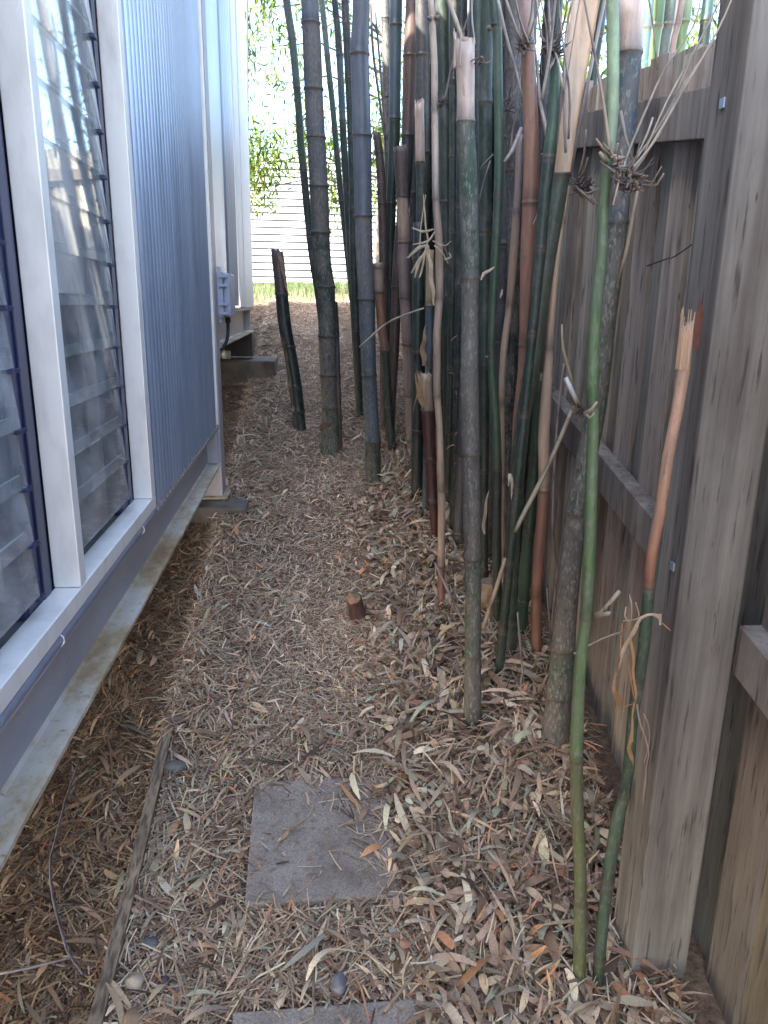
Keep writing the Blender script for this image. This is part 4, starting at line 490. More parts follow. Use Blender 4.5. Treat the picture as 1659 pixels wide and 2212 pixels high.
TW=[('c23',[(0.4485,1.1181,1.6987,0.002),(0.466,1.1398,1.731,0.0017),(0.4965,1.1614,1.7935,0.0017),(0.5224,1.1831,1.8379,0.0014),(0.568,1.2048,1.9002,0.0014),(0.5857,1.2264,1.9441,0.001),(0.5964,1.2481,1.9884,0.0007)]),('c23',[(0.4556,1.1081,1.6811,0.0023),(0.4922,1.1221,1.7327,0.002),(0.5303,1.1361,1.7964,0.002),(0.5757,1.1501,1.8721,0.0016),(0.6017,1.1641,1.9237,0.0013),(0.6177,1.1781,1.9637,0.0007)]),('c23',[(0.4401,1.0981,1.6731,0.0019),(0.4981,1.1256,1.7377,0.0016),(0.5302,1.1531,1.7928,0.0017),(0.5697,1.1806,1.8452,0.0014),(0.604,1.2081,1.8805,0.001)]),('c23',[(0.4518,1.1281,1.6809,0.002),(0.5201,1.1561,1.7726,0.0017),(0.5596,1.1841,1.8499,0.0017),(0.5984,1.2121,1.916,0.0014),(0.6235,1.2401,1.9506,0.001),(0.6464,1.2681,1.9982,0.0007)]),('c23',[(0.4457,1.1081,1.6988,0.0013),(0.4317,1.0881,1.6756,0.0016),(0.4175,1.0681,1.637,0.0013)]),('c23',[(0.4275,1.1181,1.7059,0.0029),(0.4126,1.1256,1.7795,0.0023),(0.3991,1.1331,1.8349,0.0019),(0.3804,1.1406,1.9052,0.0016),(0.3707,1.1481,1.9512,0.0009)]),('c23',[(0.4527,1.1281,1.6717,0.0017),(0.4839,1.1031,1.6691,0.0013),(0.4855,1.0781,1.6892,0.001)]),('c23',[(0.4889,1.1581,1.677,0.0027),(0.486,1.1731,1.5871,0.0028),(0.4839,1.1881,1.5449,0.0018)]),('c23',[(0.4183,1.1081,1.6968,0.0029),(0.4004,1.0881,1.7057,0.0025)]),('c23',[(0.4279,1.1081,1.7012,0.0026),(0.4248,1.0881,1.7181,0.0016)]),('c23',[(0.4132,1.0981,1.3472,0.0031),(0.4223,1.0931,1.3535,0.0028),(0.4279,1.0881,1.3659,0.0017)]),('c23',[(0.4139,1.0981,1.3472,0.0028),(0.4213,1.0931,1.3409,0.0021),(0.4252,1.0881,1.3486,0.0017)]),('c23',[(0.4681,1.1281,1.0011,0.0047),(0.4828,1.1214,1.0136,0.0039),(0.4938,1.1148,1.0366,0.0038),(0.5027,1.1081,1.0545,0.0038)]),('c23',[(0.4681,1.1281,1.0011,0.0039),(0.4782,1.1131,1.0114,0.0042),(0.4855,1.0981,1.0209,0.0034)]),('c23',[(0.4424,1.1281,0.9349,0.0016),(0.4952,1.1431,0.9536,0.0016),(0.5437,1.1581,0.9609,0.0016)]),('c18',[(0.6995,2.072,1.8117,0.0049),(0.722,2.052,1.7871,0.0036),(0.7444,2.032,1.7605,0.0024)]),('c18',[(0.7038,2.082,1.8019,0.0043),(0.7371,2.067,1.7918,0.003),(0.7678,2.052,1.8052,0.0018)]),('c18',[(0.7062,2.082,1.819,0.0037),(0.7189,2.057,1.8436,0.003),(0.717,2.032,1.8723,0.0024)]),('c18',[(0.631,2.072,1.8766,0.0084),(0.62,2.0995,1.9583,0.0054),(0.609,2.127,2.0218,0.0048),(0.6035,2.1545,2.112,0.0036),(0.5763,2.182,2.268,0.003)]),('c18',[(0.6357,2.062,1.8695,0.0066),(0.6138,2.052,1.8748,0.0053),(0.5995,2.042,1.878,0.0035)]),('c18',[(0.622,2.052,1.762,0.0024),(0.6003,2.037,1.7428,0.0024),(0.5822,2.022,1.7083,0.0018)]),('c14',[(0.5157,2.2253,1.9076,0.0026),(0.4897,2.2253,1.8809,0.0026),(0.4749,2.2253,1.8627,0.0019)]),('c14',[(0.5075,2.2253,1.8909,0.0026),(0.4898,2.2253,1.8274,0.0026),(0.4792,2.2253,1.7754,0.0019)]),('c14',[(0.4917,2.2253,2.2143,0.0074),(0.4818,2.2253,2.2117,0.0061)]),('c14',[(0.5315,2.2253,1.3562,0.0055),(0.5203,2.2253,1.3575,0.0048)]),('c17',[(0.5567,2.1,1.9486,0.0054),(0.5292,2.075,1.8882,0.0054),(0.5038,2.05,1.8579,0.0036)]),('c17',[(0.4795,2.1,2.2356,0.004),(0.5056,2.1067,2.1606,0.0041),(0.5401,2.1133,2.0771,0.0036),(0.5598,2.12,2.0259,0.0024)]),('c17',[(0.4994,2.1,2.2365,0.0035),(0.5332,2.11,2.1731,0.0035),(0.5519,2.12,2.1479,0.0041)]),('c17',[(0.5652,2.12,2.1484,0.0035),(0.5722,2.085,2.1946,0.0029),(0.5746,2.05,2.2428,0.0022)]),('c10',[(0.3859,2.3911,2.0573,0.0067),(0.4038,2.3831,2.0863,0.004),(0.4134,2.3751,2.1526,0.0026),(0.4358,2.3671,2.2214,0.0026),(0.4692,2.3591,2.3231,0.0019),(0.4865,2.3511,2.3879,0.0013)]),('c10',[(0.3676,2.3911,2.2834,0.0065),(0.3806,2.3911,2.2897,0.0046)]),('c10',[(0.357,2.3911,2.2829,0.0065),(0.3451,2.3911,2.2847,0.0046)]),('twig_a',[(0.3055,1.8547,2.1965,0.004),(0.3108,1.8447,2.1409,0.005),(0.3279,1.8347,2.0988,0.005),(0.3431,1.8247,2.0546,0.0045)]),('twig_b',[(0.3621,1.8547,2.1819,0.002),(0.3649,1.8397,2.0976,0.002),(0.3699,1.8247,2.0531,0.002)]),('c21',[(0.5979,1.98,2.0939,0.0044),(0.5771,1.9533,2.0463,0.0033),(0.5563,1.9267,2.1243,0.0021),(0.5317,1.9,2.1702,0.0016)]),('c21',[(0.5919,1.98,2.0986,0.0039),(0.5988,1.94,2.1304,0.0027),(0.596,1.9,2.1733,0.0021)]),('c21',[(0.5892,1.98,2.1034,0.0039),(0.5929,1.94,2.0629,0.0027),(0.6003,1.9,1.9848,0.0022)]),('c21',[(0.5923,1.98,2.0937,0.0033),(0.5575,1.965,2.117,0.0027),(0.5334,1.95,2.2059,0.0021)]),('c21',[(0.5866,1.98,2.0934,0.0033),(0.5687,1.965,2.194,0.0027),(0.5598,1.95,2.2351,0.0021)]),('c21',[(0.5629,1.95,1.9786,0.0039),(0.5701,1.9333,2.0697,0.0033),(0.5709,1.9167,2.1777,0.0026),(0.5682,1.9,2.2264,0.0021)]),('c21',[(0.6442,1.99,1.8734,0.0035),(0.6224,1.975,2.024,0.0034),(0.615,1.96,2.1373,0.0027),(0.6212,1.945,2.1897,0.0021),(0.6248,1.93,2.2402,0.0016)]),('c21',[(0.6455,1.98,1.9031,0.0029),(0.6308,1.9533,1.9989,0.0028),(0.5914,1.9267,2.1259,0.0021),(0.5692,1.9,2.1993,0.0016)]),('c15',[(0.5646,2.28,2.0292,0.0032),(0.5824,2.2533,2.0928,0.0032),(0.5924,2.2267,2.2193,0.0025),(0.6035,2.2,2.307,0.0024)]),('c15',[(0.5751,2.28,1.8985,0.0033),(0.5724,2.24,1.9859,0.0032),(0.582,2.2,2.0289,0.0025)]),('c23',[(0.5618,1.3,1.8708,0.0019),(0.5532,1.31,1.9323,0.0015),(0.5409,1.32,1.9866,0.0015)]),('c23',[(0.4784,1.1281,1.7092,0.0013),(0.5169,1.1531,1.7881,0.0013),(0.562,1.1781,1.8621,0.0013),(0.5987,1.2031,1.925,0.001),(0.6153,1.2281,1.982,0.0007)]),('c23',[(0.463,1.1881,1.7819,0.0024),(0.4693,1.1731,1.7417,0.0024),(0.476,1.1581,1.7112,0.002)]),('c23',[(0.531,1.2281,1.7836,0.0018),(0.5097,1.1931,1.7533,0.0017),(0.4802,1.1581,1.7113,0.0014)]),('c23',[(0.4229,1.1081,1.7052,0.0023),(0.4042,1.0931,1.7137,0.0019),(0.39,1.0781,1.7208,0.0012)]),('c23',[(0.479,1.1081,1.6666,0.0016),(0.4888,1.0931,1.669,0.0016),(0.4898,1.0781,1.6805,0.0013)]),('c18',[(0.7135,2.082,1.8361,0.0037),(0.7185,2.067,1.8895,0.003),(0.7134,2.052,1.9409,0.0024)]),('c18',[(0.7368,2.082,1.7857,0.0031),(0.7473,2.057,1.7772,0.0024),(0.7651,2.032,1.7521,0.0018)]),('c17',[(0.5607,2.1,2.1475,0.0035),(0.5232,2.05,2.1812,0.0028),(0.4906,2.0,2.2308,0.0022)]),('c17',[(0.5503,2.1,2.1419,0.0035),(0.5594,2.075,2.2009,0.0029),(0.5525,2.05,2.2613,0.0022)]),('c10',[(0.3976,2.3911,1.7118,0.0028),(0.4344,2.4061,1.6401,0.0029),(0.4459,2.4211,1.6001,0.0022)]),('br1',[(0.6206,1.85,1.4622,0.0023),(0.6276,1.85,1.4033,0.004),(0.6533,1.85,1.3355,0.0041),(0.6629,1.85,1.2928,0.0047),(0.6682,1.85,1.2579,0.0053)]),('br1',[(0.637,1.84,1.3329,0.0058),(0.6552,1.84,1.2997,0.0064),(0.6747,1.84,1.2673,0.0058)]),('br1',[(0.6638,1.85,1.252,0.0059),(0.6365,1.842,1.1823,0.0059),(0.6087,1.834,1.1144,0.0065),(0.5791,1.826,1.0534,0.0065),(0.5479,1.818,0.9932,0.006),(0.5234,1.81,0.9413,0.0054)]),('br1',[(0.6781,1.84,1.2417,0.0041),(0.6996,1.8433,1.176,0.0041),(0.7111,1.8467,1.1149,0.0036),(0.7239,1.85,1.04,0.003)]),('br1',[(0.6621,1.85,1.2579,0.0082),(0.6889,1.85,1.2426,0.0082)]),('stem1',[(0.6672,1.95,1.3589,0.003),(0.6628,1.955,1.1943,0.0037),(0.6712,1.96,0.9526,0.0039),(0.688,1.965,0.8243,0.0039),(0.7011,1.97,0.7805,0.004),(0.6999,1.975,0.6197,0.0034),(0.7042,1.98,0.5285,0.0027)]),('stem2',[(0.6501,1.9,0.7509,0.0026),(0.6677,1.9,0.6392,0.0026),(0.6784,1.9,0.5677,0.0026)]),('stk1',[(0.3857,2.2,0.7247,0.0036),(0.4317,2.1833,0.631,0.0044),(0.4815,2.1667,0.5328,0.0044),(0.4891,2.15,0.5178,0.0037)]),('stk2',[(0.5559,2.0,0.8066,0.0053),(0.5244,1.99,0.6919,0.0067),(0.4956,1.98,0.5956,0.0061)]),('stk3',[(0.5718,1.9,0.6797,0.0026),(0.5898,1.91,0.5658,0.0026),(0.6091,1.92,0.4578,0.0027)]),('lie1',[(0.4791,2.1539,0.4077,0.0096),(0.4184,2.016,0.3829,0.0098),(0.3653,1.9173,0.3651,0.0094),(0.298,1.8151,0.3467,0.0083),(0.2383,1.7267,0.3308,0.0074)]),('lie2',[(-0.6078,1.7861,0.3415,0.003),(-0.607,1.6741,0.3213,0.0029),(-0.5949,1.52,0.2936,0.0026),(-0.5874,1.471,0.2848,0.0026),(-0.5556,1.3864,0.2696,0.003),(-0.5131,1.3041,0.2547,0.0028),(-0.4939,1.268,0.2482,0.0023),(-0.4515,1.219,0.2394,0.0018)]),('lie3',[(-0.611,1.2305,0.2415,0.0027),(-0.5452,1.2411,0.2434,0.0027),(-0.4731,1.2571,0.2463,0.0023)]),('lie4',[(-0.004,1.3151,0.2567,0.0029),(-0.004,1.2159,0.2389,0.0028),(-0.0059,1.1093,0.2197,0.003)]),('lie5',[(0.6175,2.2001,0.416,0.0068),(0.629,2.0881,0.3959,0.0058)]),('lie6',[(0.1266,1.0995,0.2279,0.003),(0.2659,1.245,0.2541,0.0033),(0.4046,1.4238,0.2863,0.0027)]),('strap',[(0.6649,2.067,1.8324,0.0199),(0.6802,2.0782,1.9959,0.022),(0.6984,2.0895,2.1296,0.0235),(0.715,2.1007,2.247,0.0244),(0.7376,2.112,2.3725,0.0242)]),('strap2',[(0.6855,2.082,1.8409,0.0073),(0.7159,2.0953,2.0367,0.0072),(0.7414,2.1087,2.1892,0.0071),(0.7648,2.122,2.3178,0.007)]),('wire',[(0.6601,1.1,1.7399,0.001),(0.6879,1.1667,1.7351,0.001),(0.6955,1.2333,1.6865,0.0011),(0.6867,1.3,1.6347,0.0012),(0.6586,1.3667,1.5932,0.0012),(0.6793,1.4333,1.5942,0.0013),(0.6652,1.5,1.5821,0.0014)]),('twg2',[(0.1981,3.0,1.3412,0.0036),(0.2972,2.9667,1.4311,0.0036),(0.3764,2.9333,1.4704,0.0035),(0.4349,2.9,1.4918,0.0035)]),('twg3',[(0.4116,5.0,3.1694,0.0068),(0.4421,5.0,2.9056,0.0069),(0.4678,5.0,2.658,0.0084),(0.4901,5.0,2.4802,0.0085)]),('twg4',[(0.3917,5.1,3.2497,0.0069),(0.411,5.1,2.9819,0.0084),(0.4539,5.1,2.706,0.0071),(0.5012,5.1,2.4206,0.0072),(0.496,5.1,2.1784,0.0073)]),('pole',[(-0.5495,8.5,4.7487,0.0089),(-0.5537,8.5,4.3589,0.009),(-0.5654,8.5,3.8759,0.0092),(-0.586,8.5,3.1192,0.0094)])]

# key: (name, label, internode colours from the top down, mottling, top style, group)
BG = 'bamboo culms in the clump'; ST = 'cut bamboo stumps'
S = {
'c1': ('slender grey-green bamboo culm rising behind the left side of the thick grey culm', ['ggreen','ggreen','green','green','dgreen'], .25, None),
'c2': ('thick pale grey bamboo culm nearest the house, dark rings low on it', ['bluegrey','grey','grey','grey','mott','mgreen','dgreen','mott','mott','mgreen'], .7, None),
's1': ('black-green cut bamboo stump leaning left with a splintered top', ['brown','black','black','black','black'], .1, 'jag'),
'c3': ('thin green bamboo culm between the thick grey culm and two dark ones', ['ggreen','ggreen','green','green','dgreen'], .2, None),
'c4': ('thin dark blue-green bamboo culm, left of a close dark pair', ['dgreen','blue','dgreen','dgreen'], .2, None),
'c5': ('dark bamboo culm touching the left side of the thick blue-grey culm', ['dkgrey','dkgrey','dgreen','dgreen'], .2, None),
'c6': ('thick blue-grey bamboo culm standing alone at the edge of the clump', ['bluegrey','bluegrey','bluegrey','grey','blue','blue','dgreen'], .45, None),
'c7': ('mottled grey bamboo culm seen against bright leaves at the back', ['grey','dkgrey','dkgrey'], .5, None),
'c8': ('smooth blue-green bamboo culm left of the purple-brown one', ['blue','blue','dgreen','dgreen'], .1, None),
'c9': ('purple-brown bamboo culm with a pale ring halfway up', ['brown','dkgrey','brown','brown'], .1, None),
's2': ('short dark brown cut bamboo stump with leaves behind it', ['brown','brown','brown'], .2, 'cut'),
's3': ('cut bamboo stump, tan above and dark green below, flat topped', ['tan','tan','rbrown','dgreen','dgreen'], .1, 'cut'),
's4': ('cut bamboo stump with a hollow brown mouth and pinkish lower stem', ['brown','tan','pink','pink','pink','pink'], .3, 'hollow'),
'c10': ('slim pale tan bamboo culm with dark rings in front of the clump', ['pale','pale','pale','tan','tan','tan','tan','rbrown'], .12, None),
's5': ('split pinkish bamboo stump with ragged top on a dark green stem', ['bark','dgreen','dgreen'], .3, 'jag'),
'c11': ('broad dark slate bamboo culm behind the slim pale tan one', ['dkgrey','dkgrey','dgreen','dgreen'], .2, None),
'c12': ('dark blue bamboo culm just right of the slim pale tan one', ['blue','blue','black','black'], .1, None),
's6': ('thick cut bamboo culm with peeled pale top and mottled brown stem', ['bark','green','mott','mott','green','mott','green'], 0.7, 'jag'),
'c13': ('dark green bamboo culm hugging the right side of the peeled cut culm', ['dgreen','dgreen','dgreen'], .15, None),
'c14': ('bright green slender bamboo culm right of the peeled cut culm', ['green','green','green','green','dgreen'], .12, None),
'c15': ('broad dull grey-brown bamboo culm in deep shade behind the red-brown one', ['dkgrey','dkgrey','dkgrey','black'], .6, None),
'c16': ('slim curved tan bamboo culm left of the red-brown one', ['pink','tan','tan','tan'], .1, 'cut'),
'c17': ('red-brown bamboo culm with a dark branching knot near the top', ['pink','rbrown','rbrown','rbrown'], .15, None),
'c18': ('dark green leaning bamboo culm broken at the top into a pale strap', ['brown','mgreen','mgreen','dgreen','dgreen'], .25, 'hollow'),
'c19': ('tan bamboo culm with orange foot right of the dark leaning one', ['tan','tan','tan','rbrown','rbrown'], .08, 'cut'),
'c20': ('short green bamboo stem low behind the dark leaning culm', ['green','green'], .1, 'cut'),
'c21': ('dark green bamboo culm with a tangle of dead twigs near its top', ['dgreen','green','dgreen'], .15, None),
'c22': ('thickest bamboo culm, leaning, pale cut top and brown mottled foot', ['bark','blue','mgreen','mott','green','mott'], 0.8, 'cut'),
'c23': ('bright green bamboo culm in front with scaly pale scars near ground', ['lgreen','bgreen','bgreen','bgreen','olive','olive','green'], .35, None),
'c25': ('dark green bamboo stem ending in an orange splintered tip by the post', ['orange','green','green','green'], .25, 'jag'),
'c26': ('whitish pink bamboo culm half hidden behind the pale broken strap', ['pale','pink','dkgrey'], .1, None),
's7': ('dark red-brown bamboo stump with splintered straw-coloured top', ['tan','red','red','red'], .1, 'jag'),
'c28': ('thin bamboo stem, straw above and bluish below, behind a pointed tan sheath', ['straw','blue','blue'], .1, 'cut'),
'c27': ('thick dark green bamboo culm right of the slim pale tan one', ['dgreen','dgreen','dgreen','green'], .15, None),
'c29': ('thin dark bamboo culm immediately right of the peeled cut culm top', ['dgreen','dgreen'], .1, None),
'd1': ('dark short bamboo stem pressed against the right of the thick grey culm', ['black','dkgrey','brown'], .3, 'cut'),
'd2': ('dark stem filling the gap left of the slim pale tan culm', ['black','dgreen','black'], .1, 'cut'),
'd3': ('thin dark bamboo stump right of the thick blue-grey culm foot', ['dgreen','dgreen'], .2, 'cut'),
'd4': ('thin dark green stump left of the red-brown splintered stump', ['dgreen','dgreen'], .2, 'cut'),
'b0': ('blue-green bamboo culm behind the fence, leftmost of that row', ['teal','teal'], 0, None),
'b1': ('bright green bamboo culm behind the fence, second of that row', ['bgreen','bgreen'], 0, None),
'b2': ('grey-green bamboo culm behind the fence, third of that row', ['ggreen','ggreen'], .2, None),
'b3': ('thin brown bamboo culm behind the fence in the far row', ['pink','pink'], .2, None),
'b4': ('yellow-green bamboo culm behind the fence in the far row', ['lgreen','bgreen'], 0, None),
'b5': ('blue-green bamboo culm behind the fence left of the bright green one', ['blue','dgreen'], 0, None),
'b6': ('dark teal bamboo culm behind the fence closest to the post', ['teal','dgreen'], .1, None),
'b7': ('thinnest pale bamboo cane behind the fence in the far row', ['pale','pale'], 0, None),
}
def culm_mesh(P, nodes, cols, mott, top, n=18, nodestep=None):
    """P bottom -> top (x,y,z,r); nodes are heights; returns V,F,T"""
    Q = catmull(P, 0.03)
    nodes = sorted(nodes)
    zs = Q[:,2]
    extra = []
    for z in nodes:
        for d in (-0.016, -0.007, -0.003, 0.0, 0.003, 0.009): extra.append(z+d)
    zz = np.unique(np.concatenate([zs, [e for e in extra if zs[0] < e < zs[-1]]]))
    Q = np.stack([np.interp(zz, zs, Q[:,k]) for k in range(4)], 1)
    V = []; T = []; F = []
    nt_ = len(nodes); jit = {}
    for i, (x, y, z, r) in enumerate(Q):
        above = sum(1 for q in nodes if q > z+1e-6)
        # colour lists run from the top down
        base = np.array(C_[cols[min(above, len(cols)-1)]]); 
        if above not in jit: jit[above] = random.uniform(0.86, 1.14)
        base = base*jit[above]
        if cols[min(above, len(cols)-1)] == 'orange':
            k_ = min(1, max(0, (z-nodes[-1])/(zs[-1]-nodes[-1]))); base = np.array((0.30,0.10,0.05))*(1-k_)**2.2 + np.array((0.47,0.28,0.18))*(1-(1-k_)**2.2)
        d = min([abs(z-q) for q in nodes], default=9); dn = min([q-z for q in nodes if q >= z-1e-6], default=9); up_ = min([z-q for q in nodes if q <= z+1e-6], default=9)
        rr = r; al = mott*(0.25 if cols[min(above, len(cols)-1)] in ('bark', 'bluegrey') else 1.0)
        if d < 0.0035: rr = r*1.12; base = base*0.35 + np.array((0.10,0.075,0.055))*0.5; al = mott*0.3
        elif up_ < 0.012: rr = r*1.03; base = base*0.55
        elif dn < 0.014: rr = r*1.02; base = base*0.45+np.array((0.16,0.125,0.095))*0.5
        elif up_ < 0.04: base = base*0.85
        elif dn < 0.03: base = base*0.9
        tilt = 0.0
        for k in range(n):
            a = 2*math.pi*k/n; V.append((x+rr*math.cos(a), y+rr*math.sin(a), z)); T.append((*base, al))
    m_ = len(Q)
    for i in range(m_-1):
        for k in range(n): F.append((i*n+k, i*n+(k+1) % n, (i+1)*n+(k+1) % n, (i+1)*n+k))
    if top:
        x, y, z, r = Q[-1]; o = (m_-1)*n; rnd = random.Random(int(x*1e4))
        if top == 'jag':
            ph = rnd.uniform(0, 6)
            for k in range(n):
                v = V[o+k]; V[o+k] = (v[0], v[1], v[2] + 0.012*abs(math.sin(1.5*k+ph)) + rnd.uniform(-0.008, 0.008) + 0.012*math.cos(2*math.pi*k/n+ph))
        else:
            sl = rnd.uniform(-0.25, 0.25)
            for k in range(n): v = V[o+k]; V[o+k] = (v[0], v[1], v[2]+sl*(v[0]-x)+0.1*(v[1]-y))
        inn = (0.30,0.22,0.15,0); dk = (0.02,0.015,0.01,0)
        wall = 0.72 if top != 'cut' else 0.6
        for k in range(n):
            v = V[o+k]; V.append((x+(v[0]-x)*wall, y+(v[1]-y)*wall, v[2]-0.001)); T.append(inn)
        for k in range(n):
            v = V[o+k]; V.append((x+(v[0]-x)*wall*0.95, y+(v[1]-y)*wall*0.95, z-0.05)); T.append(dk)
        a = m_*n
        for k in range(n):
            k2 = (k+1) % n; F.append((o+k, o+k2, a+k2, a+k)); F.append((a+k, a+k2, a+n+k2, a+n+k))
        F.append(tuple(a+n+k for k in range(n)))
    return V, F, T
ROOT = {}
def smooth_mesh(o):
    o.data.polygons.foreach_set('use_smooth', [True]*len(o.data.polygons))
for key, P, nz in CULM:
    label, cols, mott, top = S[key]
    r0 = thing('bamboo_stump' if key[0] in 's' else 'bamboo_culm', label, 'bamboo stump' if key[0] == 's' else 'bamboo', (P[0][0], P[0][1], P[0][2]+0.04), ST if key[0] == 's' else BG)
    nz = sorted(nz)
    # carry the rhythm of the rings on where the photograph does not show them
    if len(nz) >= 2: gap = np.mean(np.diff(nz))
    else: gap = 0.26
    if top is None:
        z = nz[-1] if nz else P[0][2]
        above = 0
        while z + gap < P[-1][2]: z += gap; nz.append(z); above += 1
        cols = [cols[0]]*above + cols
    z = min(nz) if nz else P[-1][2]
    while z - gap > P[0][2] + 0.1 and key[0] != 'b': z -= gap*0.9; nz.append(z)
    V, F, T = culm_mesh(P, nz, cols, mott, top)
    st = raw('stem', V, F, M['culm'], r0, np.array(T)); smooth_mesh(st); ROOT[key] = r0
    if top == 'jag':      # torn fibres standing round the break
        x, y, z, r = P[-1]; rj = random.Random(len(label)); mb = MB(); tc = C_[cols[0]] if cols[0] != 'orange' else (0.52,0.33,0.20)
        for k in range(16 if key in ('c25', 's7') else 9):
            a = rj.uniform(0, 6.28); L = rj.uniform(0.01, 0.035)*(1.3 if key == 'c25' else 0.8); q = r*0.9; o_ = rj.uniform(0.9, 1.35); s_ = rj.uniform(0.8, 1.2)
            mb.tube([(x+q*math.cos(a), y+q*math.sin(a), z-0.05, 0.0022), (x+q*math.cos(a)*1.05, y+q*math.sin(a)*1.05, z, 0.0018), (x+q*o_*math.cos(a), y+q*o_*math.sin(a), z+L, 0.0006)], 4, tuple(c*s_ for c in tc))
        V, F, T = mb.V, mb.F, [(*t_, 0.1) for t_ in mb.T]; raw('splinters', V, F, M['culm'], r0, np.array(T))
    # dry culm sheath scraps and root mat at the foot
def twig_mesh(P, tint, n=7):
    Q = catmull(P, 0.025); t = MB(); V, F = tube_arrays(Q, n)
    T = []
    L = len(Q); 
    for i in range(L):
        k = 0.45 if (i % 6) == 5 else 1.0
        T += [(*[c*k for c in tint], 0.15)]*n
    F = F + [tuple(range(n))[::-1], tuple(range(len(V)-n, len(V)))]
    return V, F, T
TT = dict(c23=(0.34,0.25,0.17), c18=(0.28,0.22,0.18), c14=(0.09,0.07,0.06), c17=(0.27,0.23,0.21), c10=(0.13,0.10,0.10), c21=(0.30,0.24,0.21))
LT = {'twig_a': ('pale dead branch leaning down onto the peeled culm top', (0.40,0.30,0.22)), 'twig_b': ('thin straight twig above the right edge of the peeled culm top', (0.3,0.25,0.22)),
 'br1': ('broken bamboo branch with a white sleeve and knot, left of the bright green culm', (0.30,0.24,0.15)), 'stem1': ('thin grey dead shoot standing beside the mottled thick culm', (0.23,0.18,0.17)),
 'stem2': ('short grey dead shoot at the foot of the orange-footed culm', (0.2,0.16,0.15)), 'stk1': ('pinkish stick leaning against the left of the peeled culm', (0.26,0.2,0.19)),
 'stk2': ('split tan stick leaning between peeled culm and dark leaning culm', (0.30,0.22,0.14)), 'stk3': ('thin pale stick upright right of the dark leaning culm foot', (0.28,0.23,0.19)),
 'lie1': ('long grey-brown stick lying left of the peeled culm foot', (0.24,0.19,0.145)), 'lie2': ('long curved purple-grey twig lying beside the house beam', (0.18,0.145,0.16)),
 'lie3': ('straight pinkish twig at the lower left corner', (0.25,0.2,0.19)), 'lie4': ('straight thin twig lying across the front paver', (0.24,0.18,0.13)),
 'lie5': ('short pale straw stick by the dark leaning culm foot', (0.45,0.38,0.26)), 'lie6': ('long straw-coloured twig lying at the lower right of the pavers', (0.32,0.22,0.14)),
 'wire': ('black wire curving out from the fence post', (0.01,0.012,0.016)), 'twg2': ('thin pale twig slanting in front of the thick blue-grey culm', (0.36,0.31,0.24)),
 'twg3': ('hanging dead twig seen against bright leaves, beside the mottled culm', (0.10,0.08,0.07)), 'twg4': ('hanging dead twig chain right of the blue-grey culm', (0.08,0.06,0.05)),
 'pole': ('slim dark cane hanging beside the house corner', (0.05,0.06,0.07))}
GRP = {}
for key, P in TW:
    if key in ROOT:
        tint = TT.get(key, (0.26,0.21,0.18)); s = random.uniform(0.75, 1.2); V, F, T = twig_mesh(P, [c*s for c in tint]); o = raw('branch', V, F, M['culm'], ROOT[key], np.array(T)); smooth_mesh(o)
    elif key in ('strap', 'strap2'):
        Q = catmull(P, 0.03); V = []; F = []; T = []; n = 9; wide = key == 'strap'
        ph = np.linspace(math.radians(188), math.radians(352), n) if wide else np.linspace(math.radians(-30), math.radians(100), n)
        for i, (x, y, z, r) in enumerate(Q):
            dep = 0.35 if wide else 0.9
            for a in ph: V.append((x+r*math.cos(a)*1.0, y-dep*r*math.sin(a), z)); T.append(((0.43,0.29,0.185, 0.0) if wide else (0.20,0.15,0.12,0.2)))
            for a in ph: V.append((x+(r+0.003)*math.cos(a), y+0.004-dep*(r+0.003)*math.sin(a), z)); T.append((0.22,0.17,0.14,0.3))
        for i in range(len(Q)-1):
            for k in range(n-1):
                a = i*2*n+k; b = a+2*n; F.append((a, b, b+1, a+1)); F.append((a+n, a+n+1, b+n+1, b+n))
            for k in (0, n-1): a = i*2*n+k; b = a+2*n; F.append((a, a+n, b+n, b))
        o = raw('split_strap', V, F, M['culm'], ROOT['c18'], np.array(T)); smooth_mesh(o)
    else:
        label, tint = LT[key]; V, F, T = twig_mesh(P, tint)
        if key == 'br1':
            if 'br1' not in GRP: GRP['br1'] = thing('broken_branch', label, 'branch', tuple(P[0][:3]))
            s = (0.62,0.60,0.58) if len(P) == 3 else tint; V, F, T = twig_mesh(P, s)
            o = raw('sleeve' if len(P) == 3 else 'branch', V, F, M['culm'], GRP['br1'], np.array(T)); smooth_mesh(o)
        else:
            o = raw('wire' if key == 'wire' else 'twig', V, F, M['black'] if key == 'wire' else M['culm'], None, np.array(T)); smooth_mesh(o); tag(o, label, 'wire' if key == 'wire' else 'twig')
